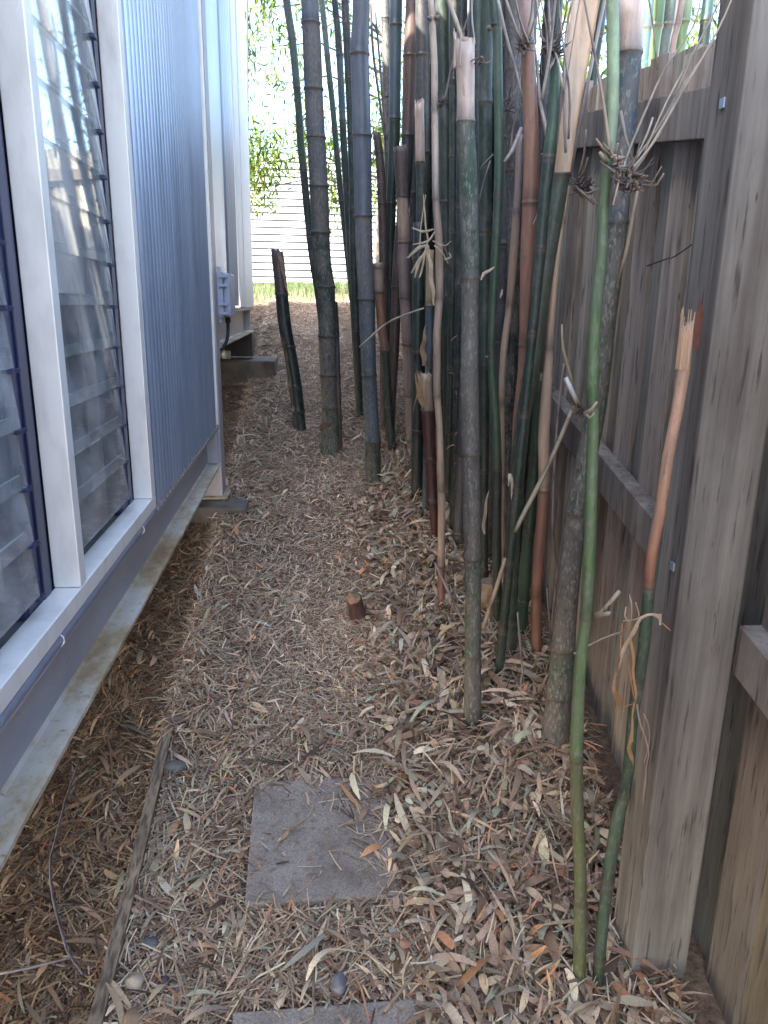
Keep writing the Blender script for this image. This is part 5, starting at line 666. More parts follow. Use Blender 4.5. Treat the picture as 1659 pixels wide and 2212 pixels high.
# knots of dead twiglets where branches leave a culm
def knot(c, rad, n, parent, tint, up_=0.5, seed=1, r=0.0022):
    rr = random.Random(seed); V = []; F = []; T = []
    for i in range(n):
        stubby = i % 5 != 0
        d = Vector((rr.uniform(-1, 1), rr.uniform(-1, 0.4), rr.uniform(-0.7, 1)+up_*0.5)).normalized(); L = rad*(rr.uniform(0.3, 0.75) if stubby else rr.uniform(0.9, 1.7))
        p0 = Vector(c) + Vector((rr.uniform(-1, 1), rr.uniform(-1, 0.5), rr.uniform(-1, 1)))*rad*0.38
        mid = p0 + d*L*0.5 + Vector((rr.uniform(-1, 1), 0, rr.uniform(-1, 1)))*L*0.12; p1 = p0 + d*L
        q = r*(rr.uniform(0.9, 1.9) if stubby else rr.uniform(0.5, 1.0)); v, f = tube_arrays([(*p0, q), (*mid, q*0.8), (*p1, q*0.4)], 5); o = len(V); V += v; F += [tuple(k+o for k in ff) for ff in f]
        s = rr.uniform(0.5, 1.25); T += [(tint[0]*s, tint[1]*s, tint[2]*s, 0.2)]*len(v)
    v, f = tube_arrays([(c[0]-rad*0.1, c[1], c[2]-rad*0.3, rad*0.12), (c[0], c[1], c[2], rad*0.24), (c[0]+rad*0.1, c[1], c[2]+rad*0.3, rad*0.1)], 8); o = len(V); V += v; F += [tuple(k+o for k in ff) for ff in f]; T += [(0.05,0.035,0.03,0.5)]*len(v)
    o = raw('branch_knot', V, F, M['culm'], parent, np.array(T)); smooth_mesh(o)
knot((0.443,1.098,1.674), 0.028, 70, ROOT['c23'], (0.17, 0.125, 0.1), 0.5, 3, 0.0022)
knot((0.456,1.098,1.671), 0.022, 40, ROOT['c23'], (0.22, 0.16, 0.125), 0.5, 13, 0.0022)
knot((0.431,1.098,1.697), 0.018, 16, ROOT['c23'], (0.3, 0.22, 0.16), 0.5, 14, 0.0022)
knot((0.726,2.082,1.808), 0.036, 80, ROOT['c18'], (0.17, 0.13, 0.12), 0.5, 4, 0.0022)
knot((0.586,1.970,2.095), 0.04, 50, ROOT['c21'], (0.15, 0.115, 0.105), 0.5, 5, 0.0022)
knot((0.556,2.120,2.146), 0.035, 30, ROOT['c17'], (0.12, 0.09, 0.08), 0.5, 6, 0.0022)
knot((0.677,1.840,1.250), 0.028, 34, GRP['br1'], (0.24, 0.17, 0.13), 0.5, 7, 0.0022)
knot((0.379,1.800,2.012), 0.018, 16, ROOT['s6'], (0.15, 0.1, 0.09), 0.5, 8, 0.0022)
knot((0.489,1.118,1.014), 0.012, 12, ROOT['c23'], (0.2, 0.16, 0.1), 0.5, 9, 0.0022)
knot((0.566,2.300,2.046), 0.04, 26, ROOT['c15'], (0.14, 0.11, 0.1), 0.5, 10, 0.0022)
knot((0.392,2.381,2.064), 0.02, 12, ROOT['c10'], (0.1, 0.08, 0.08), 0.5, 11, 0.0022)


# ---------------------------------------------------------------- leaves and litter
def blades(c, yaw, pitch, roll, L, Wd, bend, tint, S=5, shape='leaf', thick=0.0):
    """vectorised curved leaf blades: c (n,3); returns V, F, T"""
    n = len(L); t = np.linspace(0, 1, S)
    prof = {'leaf': np.sin(np.pi*np.clip(t*0.93+0.05, 0, 1))**0.7, 'stick': np.ones(S), 'sheath': np.array([0.55, 0.95, 1.0, 0.85, 0.35])[:S] if S == 5 else np.ones(S), 'grass': 1-t*0.9}[shape]
    u = (t-0.5)[None, :]*L[:, None]; z = bend[:, None]*(0.25-(t-0.5)**2)[None, :]*4*L[:, None]*0.25
    side = RNG.normal(0, 0.06, n)[:, None]*(t-0.5)[None, :]**2*4*L[:, None]
    hw = 0.5*Wd[:, None]*prof[None, :]
    px = np.stack([u, u], 2); py = np.stack([side-hw, side+hw], 2); pz = np.stack([z, z], 2)
    if shape == 'sheath': pz = pz + np.abs(py)*0.0 + (np.stack([hw, hw], 2))*0.5
    P = np.stack([px, py, pz], -1).reshape(n, S*2, 3)
    cr, sr = np.cos(roll), np.sin(roll); cp, sp = np.cos(pitch), np.sin(pitch); cy, sy = np.cos(yaw), np.sin(yaw)
    x, y, z = P[..., 0], P[..., 1], P[..., 2]
    y, z = y*cr[:, None]-z*sr[:, None], y*sr[:, None]+z*cr[:, None]
    x, z = x*cp[:, None]-z*sp[:, None], x*sp[:, None]+z*cp[:, None]
    x, y = x*cy[:, None]-y*sy[:, None], x*sy[:, None]+y*cy[:, None]
    V = np.stack([x, y, z], -1) + c[:, None, :]
    k = np.arange(S-1)*2; q = np.stack([k, k+2, k+3, k+1], 1)
    F = (q[None] + (np.arange(n)*S*2)[:, None, None]).reshape(-1, 4)
    T = np.repeat(tint, S*2, axis=0)
    return V.reshape(-1, 3), F, T
def palette(n, cols, wts, jit=0.18):
    cols = np.array(cols); i = RNG.choice(len(cols), n, p=np.array(wts)/np.sum(wts))
    return cols[i]*RNG.uniform(1-jit, 1+jit, (n, 1))*RNG.uniform(0.95, 1.05, (n, 3))
LC = [(0.38,0.265,0.175), (0.47,0.345,0.225), (0.33,0.26,0.19), (0.20,0.125,0.08), (0.33,0.32,0.23), (0.42,0.205,0.105), (0.10,0.064,0.045), (0.58,0.48,0.34), (0.26,0.175,0.12)]
LW_leaf = [6, 5, 4, 4, 3.0, 0.7, 2, 2.0, 5]; LW_stick = [6, 7, 2, 4, 0.3, 1.0, 1.5, 2.5, 4]
def on_paver(x, y):
    a = (x > -0.160) & (x < 0.03+(1.667-y)*0.42+0.010*np.sin(31*y)+0.006*np.sin(83*y)) & (y > 1.338) & (y < 1.66) & (x < 0.165)
    b = (x > -0.165) & (x < 0.195) & (y < 1.142)
    return a | b
def scatter(n, y0, y1, x0=-1.25, x1=None, onp=0.035):
    y = RNG.uniform(y0, y1, n); hi = 0.70+0.04*(y-1.14) if x1 is None else x1
    x = x0 + (hi-x0)*RNG.uniform(0, 1, n)
    keep = (~on_paver(x, y)) | (RNG.uniform(0, 1, n) < onp)
    keep &= ~((x < -0.235) & (x > -1.1) & (y > 5.4) & (y < 6.02))
    keep &= ~((np.abs(x+0.402) < 0.017) & (y < 1.9) & (RNG.uniform(0, 1, n) < 0.93))
    return x[keep], y[keep]
parts = []
def litter(n, y0, y1, Lr, Wr, shape, wts, hz, tilt, bendr, onp=0.03, x0=-1.25, x1=None, S=5, jit=0.2):
    x, y = scatter(n, y0, y1, x0, x1, onp); n = len(x)
    L = RNG.uniform(*Lr, n)*RNG.uniform(0.5, 1, n); Wd = RNG.uniform(*Wr, n)
    onp_ = on_paver(x, y)
    # coarser next to the clump, finer on the trodden path
    path = np.exp(-((x-0.02)/0.17)**2)*np.clip((y-1.8)/0.4, 0, 1); L = L*(1-0.45*path)*(1-0.4*onp_); Wd = Wd*(1-0.35*path)
    hgt = RNG.uniform(0, hz, n)*(1-0.5*path)*(1-onp_*0.9) + 0.010*onp_
    z = np.where(onp_, gz(y)+0.013, ground_z(x, y)) + hgt
    yaw = RNG.uniform(0, 2*np.pi, n); 
    slope = np.sin(yaw)*0.18
    pitch = slope + RNG.normal(0, tilt, n)*(1-0.8*onp_)
    c = np.stack([x, y, z], 1)
    pal = palette(n, LC, wts, jit); pal = pal*np.array([1.12, 1.08, 1.03])*(1+0.55*path[:, None]); pal[x < -0.42] *= np.array([0.70, 0.64, 0.58])  # under-house pieces darker: house shade put into the tint, plus damp brown
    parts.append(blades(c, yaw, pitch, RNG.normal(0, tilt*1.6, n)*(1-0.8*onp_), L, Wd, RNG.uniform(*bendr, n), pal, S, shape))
# fine crumbs, thin straws, leaves, big leaves
for (a, b, k) in ((0.85, 1.7, 1.0), (1.7, 2.6, 0.8), (2.6, 4.0, 0.62), (4.0, 8.6, 0.34)):
    A = (b-a)
    litter(int(22000*A*k), a, b, (0.015, 0.045), (0.002, 0.006), 'leaf', [5,5,4,4,1.5,0.8,2.5,2.5,6], 0.012, 0.22, (-0.3, 0.5), 0.05, S=3)
    litter(int(28000*A*k), a, b, (0.03, 0.14), (0.0016, 0.0042), 'stick', LW_stick, 0.020, 0.12, (-0.1, 0.2), 0.02, S=3)
    litter(int(5000*A*k), a, b, (0.035, 0.11), (0.003, 0.010), 'leaf', LW_leaf, 0.022, 0.16, (-0.5, 0.7), 0.02)
    litter(int(450*A*k), a, b, (0.08, 0.15), (0.010, 0.019), 'leaf', [5,5,3,2,2.5,1.0,0.5,3,3], 0.030, 0.16, (-0.6, 0.8), 0.02)
# coarse leaves and sheaths heaped on the right by the culms
litter(2100, 0.9, 3.2, (0.05, 0.17), (0.006, 0.019), 'leaf', [5,4,4,3,3,0.7,1.5,2.0,5], 0.042, 0.24, (-0.6, 0.9), 0.0, x0=0.22)
litter(520, 1.0, 3.6, (0.08, 0.15), (0.014, 0.026), 'sheath', [4,3,3,3,1.0,1.0,1,1.0,5], 0.035, 0.2, (-0.4, 0.8), 0.0, x0=0.25)
litter(2200, 0.9, 3.0, (0.06, 0.20), (0.0015, 0.004), 'stick', LW_stick, 0.045, 0.2, (-0.05, 0.2), 0.0, x0=0.2)
litter(2200, 0.9, 3.4, (0.02, 0.07), (0.006, 0.02), 'sheath', [4,3,3,3,1.0,1.0,1,1.0,5], 0.045, 0.3, (-0.4, 0.8), 0.0, x0=0.15)
litter(700, 1.0, 4.5, (0.12, 0.30), (0.0022, 0.0045), 'stick', LW_stick, 0.030, 0.1, (-0.05, 0.15), 0.0)
# straws standing up round the culm feet
x, y = scatter(2600, 1.0, 4.2, 0.32); n = len(x)
parts.append(blades(np.stack([x, y, ground_z(x, y)+0.03], 1), RNG.uniform(0, 6.28, n), RNG.uniform(0.3, 1.2, n), RNG.uniform(-1, 1, n), RNG.uniform(0.05, 0.13, n), RNG.uniform(0.002, 0.009, n), RNG.uniform(-0.4, 0.6, n), palette(n, LC, LW_leaf), 5, 'leaf'))
def merge(parts):
    V = []; F = []; T = []; o = 0
    for v, f, t in parts: V.append(v); F.append(f+o); T.append(t); o += len(v)
    return np.concatenate(V), np.concatenate(F), np.concatenate(T)
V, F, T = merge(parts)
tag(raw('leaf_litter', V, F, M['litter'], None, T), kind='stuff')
# grass beyond the path
n = 16000; x = RNG.uniform(-2.5, 3, n); y = 8.5 + RNG.uniform(0, 1, n)**0.6*3.45
V, F, T = blades(np.stack([x, y, ground_z(x, y)+0.03], 1), RNG.uniform(0, 6.28, n), RNG.uniform(0.9, 1.6, n), RNG.uniform(-1, 1, n), RNG.uniform(0.05, 0.16, n), RNG.uniform(0.004, 0.010, n), RNG.uniform(-0.5, 0.5, n), palette(n, [(0.07,0.13,0.045), (0.12,0.17,0.07), (0.25,0.24,0.14)], [5,3,1.2]), 4, 'grass')
tag(raw('grass', V, F, M['grass'], None, T), kind='stuff')

# ---------------------------------------------------------------- trees beyond
GL = [(0.07,0.13,0.025), (0.13,0.20,0.035), (0.28,0.33,0.06), (0.045,0.085,0.03)]
def crown(clumps, per, Lr, Wr, cols=GL, wts=(4,4,2.5,2), droop=True):
    out = []; 
    for (cx_, cy_, cz_, r) in clumps:
        n = int(per*max(0.35, r/0.3)**1.5); 
        c = RNG.normal(0, 0.5, (n, 3))*r*np.array([1.25, 1.25, 1.15]) + np.array([cx_, cy_, cz_])
        # leaves sit in sprays: pull them toward a handful of drooping strings
        k = RNG.integers(0, 7, n); sx = RNG.normal(0, 0.5, (7, 2))*r
        c[:, 0] = c[:, 0]*0.35 + (cx_+sx[k, 0])*0.65; c[:, 1] = c[:, 1]*0.35 + (cy_+sx[k, 1])*0.65
        out.append(blades(c, RNG.uniform(0, 6.28, n), RNG.normal(-0.7 if droop else 0, 0.5, n), RNG.normal(0, 0.7, n), RNG.uniform(*Lr, n), RNG.uniform(*Wr, n), RNG.uniform(0, 0.9, n), palette(n, cols, wts, 0.25), 4, 'leaf'))
    return merge(out)
def tree(name, label, cat, base, clumps, per, Lr, Wr, trunk, group=None, cols=GL, wts=(4,4,2.5,2), tr=0.06):
    t = thing(name, label, cat, base, group)
    V, F, T = crown(clumps, per, Lr, Wr, cols, wts); raw('crown', V, F, M['leaf'], t, T)
    mb = MB(); top = (base[0]+0.1, base[1], trunk)
    mb.tube(catmull([(base[0], base[1], base[2]-0.1, tr), (base[0]+0.05, base[1]+0.03, (base[2]+trunk)/2, tr*0.8), (*top, tr*0.5)], 0.2), 10, (0.11,0.095,0.08))
    for (a, b, c, r) in clumps[::2]:
        zb = min(trunk, c+0.3+0.2*abs(a-base[0])); mb.tube([(base[0]+0.07, base[1], max(base[2]+0.4, zb-0.35*abs(a-base[0])), tr*0.28), ((a+base[0])/2, (b+base[1])/2, c+0.25, tr*0.18), (a, b, c, tr*0.07)], 6, (0.10,0.085,0.07))
    mb.build('trunk', M['bark'], t, True); return t
tree('leafy_tree', 'green leafy tree hanging in front of the white fence at the path end', 'tree', (0.95, 10.6, float(gz(10.6))),
  [(-0.62,9.6,4.25,0.22), (-0.66,9.6,3.95,0.2), (-0.5,9.6,5.1,0.3), (-0.25,9.6,4.4,0.25), (-0.62,9.6,4.65,0.25), (-0.05,9.6,4.9,0.3), (-0.35,9.6,3.9,0.2), (-0.02,9.6,4.2,0.25), (-0.40,9.7,4.7,0.25), (-0.70,9.5,3.30,0.33), (-0.55,9.5,3.16,0.38), (-0.35,9.6,3.22,0.36), (-0.66,9.5,3.02,0.34), (-0.42,9.5,2.98,0.30), (-0.60,9.4,2.76,0.24), (-0.48,9.4,2.62,0.16),
   (-0.12,9.6,3.2,0.34), (-0.02,9.7,3.5,0.33), (0.28,9.7,3.45,0.4), (0.35,9.8,3.1,0.38), (0.35,9.8,2.7,0.34), (0.75,9.9,3.9,0.45), (0.80,9.9,3.4,0.45), (0.85,9.9,2.9,0.42), (1.1,9.9,4.4,0.5), (1.2,9.9,3.6,0.5), (0.5,9.8,4.5,0.3), (0.2,9.8,4.8,0.28), (1.4,9.8,3.0,0.5)],
  170, (0.06, 0.13), (0.014, 0.028), 5.2)
tree('garden_tree', 'tall green tree behind the fence seen over the palings', 'tree', (3.4, 6.5, 0.9),
  [(x, y, z, 0.5) for x in np.arange(1.7, 4.6, 0.5) for y in (5.5, 6.6) for z in (2.7, 3.3, 3.9, 4.6)], 55, (0.07, 0.14), (0.016, 0.03), 5.0)
# shaded culms that fill the back of the clump; nothing in the photo tells them apart
rr = random.Random(12)
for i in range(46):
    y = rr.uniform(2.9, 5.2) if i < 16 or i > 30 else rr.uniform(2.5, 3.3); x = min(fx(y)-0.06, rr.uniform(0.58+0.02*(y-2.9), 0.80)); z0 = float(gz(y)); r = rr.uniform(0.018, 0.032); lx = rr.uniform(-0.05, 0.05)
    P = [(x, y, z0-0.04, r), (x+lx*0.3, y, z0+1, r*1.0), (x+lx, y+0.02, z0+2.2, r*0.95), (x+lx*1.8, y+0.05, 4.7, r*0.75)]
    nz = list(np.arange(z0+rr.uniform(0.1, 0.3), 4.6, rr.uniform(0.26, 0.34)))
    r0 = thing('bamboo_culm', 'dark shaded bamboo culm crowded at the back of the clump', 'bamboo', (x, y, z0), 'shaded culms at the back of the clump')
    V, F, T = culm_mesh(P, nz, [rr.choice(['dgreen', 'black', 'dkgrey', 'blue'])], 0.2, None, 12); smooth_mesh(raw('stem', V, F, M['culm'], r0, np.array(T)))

# ---------------------------------------------------------------- bits on the ground
def lump(name, label, cat, loc, size, tint, m, seed, parent=None, sub=3, rough=0.12, flat=None, group=None):
    bm = bmesh.new(); bmesh.ops.create_icosphere(bm, subdivisions=sub, radius=1); rr = random.Random(seed); ph = [rr.uniform(0, 6) for _ in range(6)]
    for v in bm.verts:
        p = v.co.copy(); k = 1+rough*(math.sin(3*p.x+ph[0])+math.sin(3.5*p.y+ph[1])*math.cos(2.5*p.z+ph[2])+0.5*math.sin(7*p.z+ph[3]+4*p.x)+0.25*math.sin(13*p.x+ph[4])*math.sin(12*p.y+ph[5]))
        q = Vector((p.x*size[0]*k, p.y*size[1]*k, p.z*size[2]*k))
        if flat is not None and q.z > size[2]*flat: q.z = size[2]*flat
        v.co = q + Vector(loc)
    bm.verts.index_update(); V = [tuple(v.co) for v in bm.verts]; F = [tuple(v.index for v in f.verts) for f in bm.faces]; bm.free()
    o = raw(name, V, F, m, parent, np.array(tint), True)
    if label: tag(o, label, cat, group)
    return o
gp = lambda x, y, h=0.0: (x, y, float(ground_z(x, y))+h)
lump('pebble', 'smooth blue-grey pebble between the two pavers', 'pebble', gp(0.043, 1.165, 0.018), (0.018, 0.020, 0.014), (0.16,0.145,0.15), M['stone'], 1)
lump('pebble', 'round pale cream pebble beside the timber edging', 'pebble', gp(-0.352, 1.205, 0.012), (0.020, 0.020, 0.014), (0.40,0.31,0.22), M['stone'], 2)
lump('pebble', 'tan pebble below the pale cream pebble by the edging', 'pebble', gp(-0.342, 1.13, 0.012), (0.022, 0.026, 0.016), (0.32,0.20,0.11), M['stone'], 3)
lump('pebble', 'dark red-brown pebble right of the pale cream pebble', 'pebble', gp(-0.293, 1.20, 0.012), (0.013, 0.014, 0.011), (0.085,0.05,0.05), M['stone'], 4)
lump('pebble', 'dark grey pebble upper of those by the edging', 'pebble', gp(-0.335, 1.285, 0.012), (0.018, 0.015, 0.012), (0.14,0.12,0.115), M['stone'], 5)
lump('pebble', 'brown pebble between the dark grey and pale cream pebbles', 'pebble', gp(-0.318, 1.25, 0.010), (0.014, 0.012, 0.010), (0.22,0.16,0.13), M['stone'], 7)
lump('rock', 'grey-brown rock half buried at the top of the timber edging', 'rock', gp(-0.365, 1.77, 0.012), (0.030, 0.022, 0.018), (0.13,0.12,0.10), M['stone'], 6)
lump('root_stump', 'pale chunk of old root lying behind the dark leaning culm', 'stump', (0.615, 2.33, 0.565), (0.085, 0.05, 0.062), (0.25,0.17,0.11), M['bark'], 8, None, 4, 0.09, 0.75)
# sawn stump in mid path
ST2 = thing('tree_stump', 'small reddish sawn stump with orange cut top in the path litter', 'stump', gp(0.165, 2.45))
mb = MB(); x, y, z = gp(0.165, 2.45)
def stub(P, n=14, tint=(0.085,0.04,0.028), face=(0.27,0.155,0.085), seed=1, squash=1.0):
    rr = random.Random(seed); V, F = tube_arrays(P, n); L = len(P)
    for i in range(len(V)):
        a = (i % n); V[i] = (V[i][0]+rr.uniform(-1, 1)*0.0035, V[i][1]+rr.uniform(-1, 1)*0.0035, V[i][2]+rr.uniform(-1, 1)*0.004)
    T = [(*tint, 1)]*len(V); top = V[-n:]; c = [sum(v[k] for v in top)/n for k in range(3)]
    o = len(V); V += [(v[0]*0.97+c[0]*0.03, v[1]*0.97+c[1]*0.03, v[2]+0.001) for v in top] + [(c[0], c[1], c[2]+0.002)]; T += [(*face, 1)]*(n+1)
    for k in range(n): F.append((o-n+k, o-n+(k+1) % n, o+(k+1) % n, o+k)); F.append((o+k, o+(k+1) % n, o+n))
    return V, F, T
V, F, T = stub([(x, y, z-0.03, 0.036), (x-0.004, y, z+0.02, 0.030), (x-0.010, y-0.004, z+0.05, 0.026), (x-0.016, y-0.012, z+0.075, 0.029), (x-0.02, y-0.02, z+0.088, 0.026)]); smooth_mesh(raw('stub', V, F, M['bark'], ST2, np.array(T)))
V, F, T = stub([(x+0.025, y+0.01, z-0.02, 0.022), (x+0.034, y+0.005, z+0.03, 0.018), (x+0.040, y, z+0.05, 0.017)], 10, seed=3); smooth_mesh(raw('stub', V, F, M['bark'], ST2, np.array(T)))
x, y, z = gp(0.383, 2.08); V, F, T = stub([(x, y, z-0.02, 0.018), (x+0.003, y-0.003, z+0.03, 0.015), (x+0.003, y-0.010, z+0.052, 0.011)], 10, (0.07,0.035,0.025), (0.36,0.22,0.12), 4); o = raw('root_stub', V, F, M['bark'], None, np.array(T)); smooth_mesh(o)
tag(o, 'tiny dark sawn root stub left of the peeled culm foot', 'stump')
# big swollen foot of the thick leaning culm
# hanging dry leaves on the orange-tipped stem, and a tuft on the slim pale culm
def ribbon(P, wd, tint, tint2=None, nrm=(0.3,-1,0.1)):
    Q = catmull([(*p, w_) for p, w_ in zip(P, wd)], 0.008); V = []; T = []; F = []; Q[:, 3] *= 0.75
    for i, (x, y, z, w_) in enumerate(Q):
        a = Q[max(0, i-1), :3]; b = Q[min(len(Q)-1, i+1), :3]; d = Vector(b-a).normalized(); s = d.cross(Vector(nrm)).normalized()
        f_ = d.cross(s)*w_*0.35*math.sin(i*0.7)
        k = i/len(Q); tt = tint if tint2 is None else tuple(tint[j]*(1-k)+tint2[j]*k for j in range(3))
        for e in (-1, 0, 1): V.append(tuple(Vector((x, y, z))+s*w_*e*0.5+(f_ if e else -d.cross(s)*w_*0.25))); T.append(tt)
    for i in range(len(Q)-1):
        for k in (0, 1): F.append((i*3+k, i*3+k+1, (i+1)*3+k+1, (i+1)*3+k))
    return V, F, T
V, F, T = ribbon([(0.570,1.095,1.012),(0.555,1.091,1.019),(0.538,1.095,1.011),(0.519,1.083,0.993),(0.514,1.095,0.950),(0.500,1.075,0.940),(0.508,1.095,0.910)], [0.0107,0.0061,0.0091,0.0128,0.0108,0.0061,0.0023], (.52,.38,.25), None); smooth_mesh(raw('dry_leaf', V, F, M['dry'], ROOT['c25'], np.array(T)))
V, F, T = ribbon([(0.570,1.095,1.019),(0.571,1.091,1.000)], [0.0076,0.0061], (.46,.38,.25), None); smooth_mesh(raw('dry_leaf', V, F, M['dry'], ROOT['c25'], np.array(T)))
V, F, T = ribbon([(0.575,1.095,1.002),(0.589,1.091,0.990)], [0.0038,0.0023], (.40,.20,.09), None); smooth_mesh(raw('dry_leaf', V, F, M['dry'], ROOT['c25'], np.array(T)))
V, F, T = ribbon([(0.510,1.095,1.033),(0.508,1.091,1.018),(0.521,1.095,1.004),(0.512,1.083,1.046),(0.513,1.095,1.054)], [0.0030,0.0038,0.0030,0.0037,0.0023], (.52,.38,.25), None); smooth_mesh(raw('dry_leaf', V, F, M['dry'], ROOT['c25'], np.array(T)))
V, F, T = ribbon([(0.507,1.095,1.004),(0.506,1.091,0.961),(0.505,1.095,0.908),(0.500,1.083,0.889),(0.514,1.095,0.856),(0.502,1.075,0.850)], [0.0046,0.0038,0.0054,0.0108,0.0157,0.0046], (.40,.20,.09), None); smooth_mesh(raw('dry_leaf', V, F, M['dry'], ROOT['c25'], np.array(T)))
V, F, T = ribbon([(0.519,1.095,1.004),(0.529,1.091,0.943),(0.543,1.095,0.872),(0.537,1.083,0.862),(0.543,1.095,0.819),(0.533,1.075,0.797),(0.549,1.095,0.747),(0.540,1.067,0.743)], [0.0061,0.0077,0.0063,0.0047,0.0063,0.0125,0.0096,0.0024], (.45,.26,.12), None); smooth_mesh(raw('dry_leaf', V, F, M['dry'], ROOT['c25'], np.array(T)))
V, F, T = ribbon([(0.523,1.095,0.933),(0.529,1.091,0.909),(0.539,1.095,0.872),(0.539,1.083,0.866)], [0.0031,0.0039,0.0039,0.0047], (.40,.20,.09), None); smooth_mesh(raw('dry_leaf', V, F, M['dry'], ROOT['c25'], np.array(T)))
V, F, T = ribbon([(0.548,1.095,0.854),(0.558,1.091,0.812),(0.572,1.095,0.782),(0.574,1.083,0.763),(0.577,1.095,0.727),(0.569,1.075,0.704),(0.580,1.095,0.652)], [0.0055,0.0047,0.0048,0.0040,0.0048,0.0064,0.0025], (.36,.25,.17), None); smooth_mesh(raw('dry_leaf', V, F, M['dry'], ROOT['c25'], np.array(T)))
V, F, T = ribbon([(0.561,1.095,0.836),(0.572,1.091,0.812),(0.577,1.095,0.768),(0.567,1.083,0.747)], [0.0024,0.0032,0.0032,0.0024], (.33,.24,.18), None); smooth_mesh(raw('dry_leaf', V, F, M['dry'], ROOT['c25'], np.array(T)))
V, F, T = ribbon([(0.543,1.095,0.855),(0.525,1.091,0.852),(0.523,1.095,0.840)], [0.0031,0.0023,0.0016], (.40,.20,.09), None); smooth_mesh(raw('dry_leaf', V, F, M['dry'], ROOT['c25'], np.array(T)))
V, F, T = ribbon([(0.507,1.095,1.007),(0.532,1.091,1.014),(0.525,1.095,1.040)], [0.0023,0.0023,0.0023], (.52,.38,.25), None); smooth_mesh(raw('dry_leaf', V, F, M['dry'], ROOT['c25'], np.array(T)))
V, F, T = ribbon([(0.378,2.361,1.722),(0.346,2.357,1.714),(0.311,2.361,1.724)], [0.0055,0.0097,0.0041], (.46,.38,.25), None); smooth_mesh(raw('dry_leaf', V, F, M['dry'], ROOT['c10'], np.array(T)))
V, F, T = ribbon([(0.381,2.361,1.715),(0.360,2.357,1.688),(0.315,2.361,1.677)], [0.0055,0.0083,0.0028], (.46,.38,.25), None); smooth_mesh(raw('dry_leaf', V, F, M['dry'], ROOT['c10'], np.array(T)))
V, F, T = ribbon([(0.343,2.361,1.817),(0.349,2.357,1.753),(0.360,2.361,1.689)], [0.0027,0.0069,0.0069], (.52,.38,.25), None); smooth_mesh(raw('dry_leaf', V, F, M['dry'], ROOT['c10'], np.array(T)))
V, F, T = ribbon([(0.361,2.361,1.676),(0.333,2.357,1.668),(0.299,2.361,1.639)], [0.0083,0.0139,0.0056], (.46,.38,.25), None); smooth_mesh(raw('dry_leaf', V, F, M['dry'], ROOT['c10'], np.array(T)))
V, F, T = ribbon([(0.369,2.361,1.663),(0.334,2.357,1.633),(0.312,2.361,1.595)], [0.0083,0.0125,0.0042], (.46,.38,.25), None); smooth_mesh(raw('dry_leaf', V, F, M['dry'], ROOT['c10'], np.array(T)))
V, F, T = ribbon([(0.350,2.361,1.817),(0.340,2.357,1.753),(0.334,2.361,1.662)], [0.0027,0.0041,0.0056], (.52,.38,.25), None); smooth_mesh(raw('dry_leaf', V, F, M['dry'], ROOT['c10'], np.array(T)))
V, F, T = ribbon([(0.361,2.361,1.676),(0.374,2.357,1.583),(0.385,2.361,1.502)], [0.0111,0.0196,0.0071], (.52,.38,.25), None); smooth_mesh(raw('dry_leaf', V, F, M['dry'], ROOT['c10'], np.array(T)))
V, F, T = ribbon([(0.352,2.361,1.656),(0.328,2.357,1.609),(0.323,2.361,1.582)], [0.0111,0.0112,0.0028], (.52,.38,.25), None); smooth_mesh(raw('dry_leaf', V, F, M['dry'], ROOT['c10'], np.array(T)))
V, F, T = ribbon([(0.380,2.361,1.676),(0.404,2.357,1.657),(0.424,2.361,1.624)], [0.0069,0.0056,0.0028], (.52,.38,.25), None); smooth_mesh(raw('dry_leaf', V, F, M['dry'], ROOT['c10'], np.array(T)))
V, F, T = ribbon([(0.412,2.361,1.637),(0.432,2.357,1.643),(0.425,2.361,1.657)], [0.0070,0.0084,0.0042], (.46,.38,.25), None); smooth_mesh(raw('dry_leaf', V, F, M['dry'], ROOT['c10'], np.array(T)))
V, F, T = ribbon([(0.375,2.361,1.689),(0.410,2.357,1.676),(0.431,2.361,1.690)], [0.0055,0.0042,0.0028], (.52,.38,.25), None); smooth_mesh(raw('dry_leaf', V, F, M['dry'], ROOT['c10'], np.array(T)))
V, F, T = ribbon([(0.361,2.361,1.689),(0.349,2.357,1.642),(0.343,2.361,1.596),(0.334,2.349,1.582)], [0.0069,0.0083,0.0084,0.0028], (.52,.38,.25), None); smooth_mesh(raw('dry_leaf', V, F, M['dry'], ROOT['c10'], np.array(T)))
V, F, T = ribbon([(0.470,3.070,1.431),(0.463,3.066,1.376),(0.462,3.070,1.312),(0.467,3.058,1.267)], [0.0037,0.0223,0.0337,0.0187], (.36,.22,.14), None); smooth_mesh(raw('dry_leaf', V, F, M['dry'], ROOT['c28'], np.array(T)))
V, F, T = ribbon([(0.402,2.857,1.256),(0.414,2.853,1.178),(0.435,2.857,1.125)], [0.0053,0.0159,0.0178], (.36,.24,.12), None); smooth_mesh(raw('dry_leaf', V, F, M['dry'], ROOT['s7'], np.array(T)))
V, F, T = ribbon([(0.424,2.857,1.265),(0.430,2.853,1.179),(0.439,2.857,1.125)], [0.0035,0.0124,0.0142], (.36,.24,.12), None); smooth_mesh(raw('dry_leaf', V, F, M['dry'], ROOT['s7'], np.array(T)))
V, F, T = ribbon([(0.416,2.857,1.239),(0.407,2.853,1.161),(0.396,2.857,1.107)], [0.0035,0.0053,0.0036], (.36,.24,.12), None); smooth_mesh(raw('dry_leaf', V, F, M['dry'], ROOT['s7'], np.array(T)))
V, F, T = ribbon([(0.443,2.857,1.283),(0.443,2.853,1.196),(0.448,2.857,1.125)], [0.0035,0.0106,0.0142], (.36,.24,.12), None); smooth_mesh(raw('dry_leaf', V, F, M['dry'], ROOT['s7'], np.array(T)))
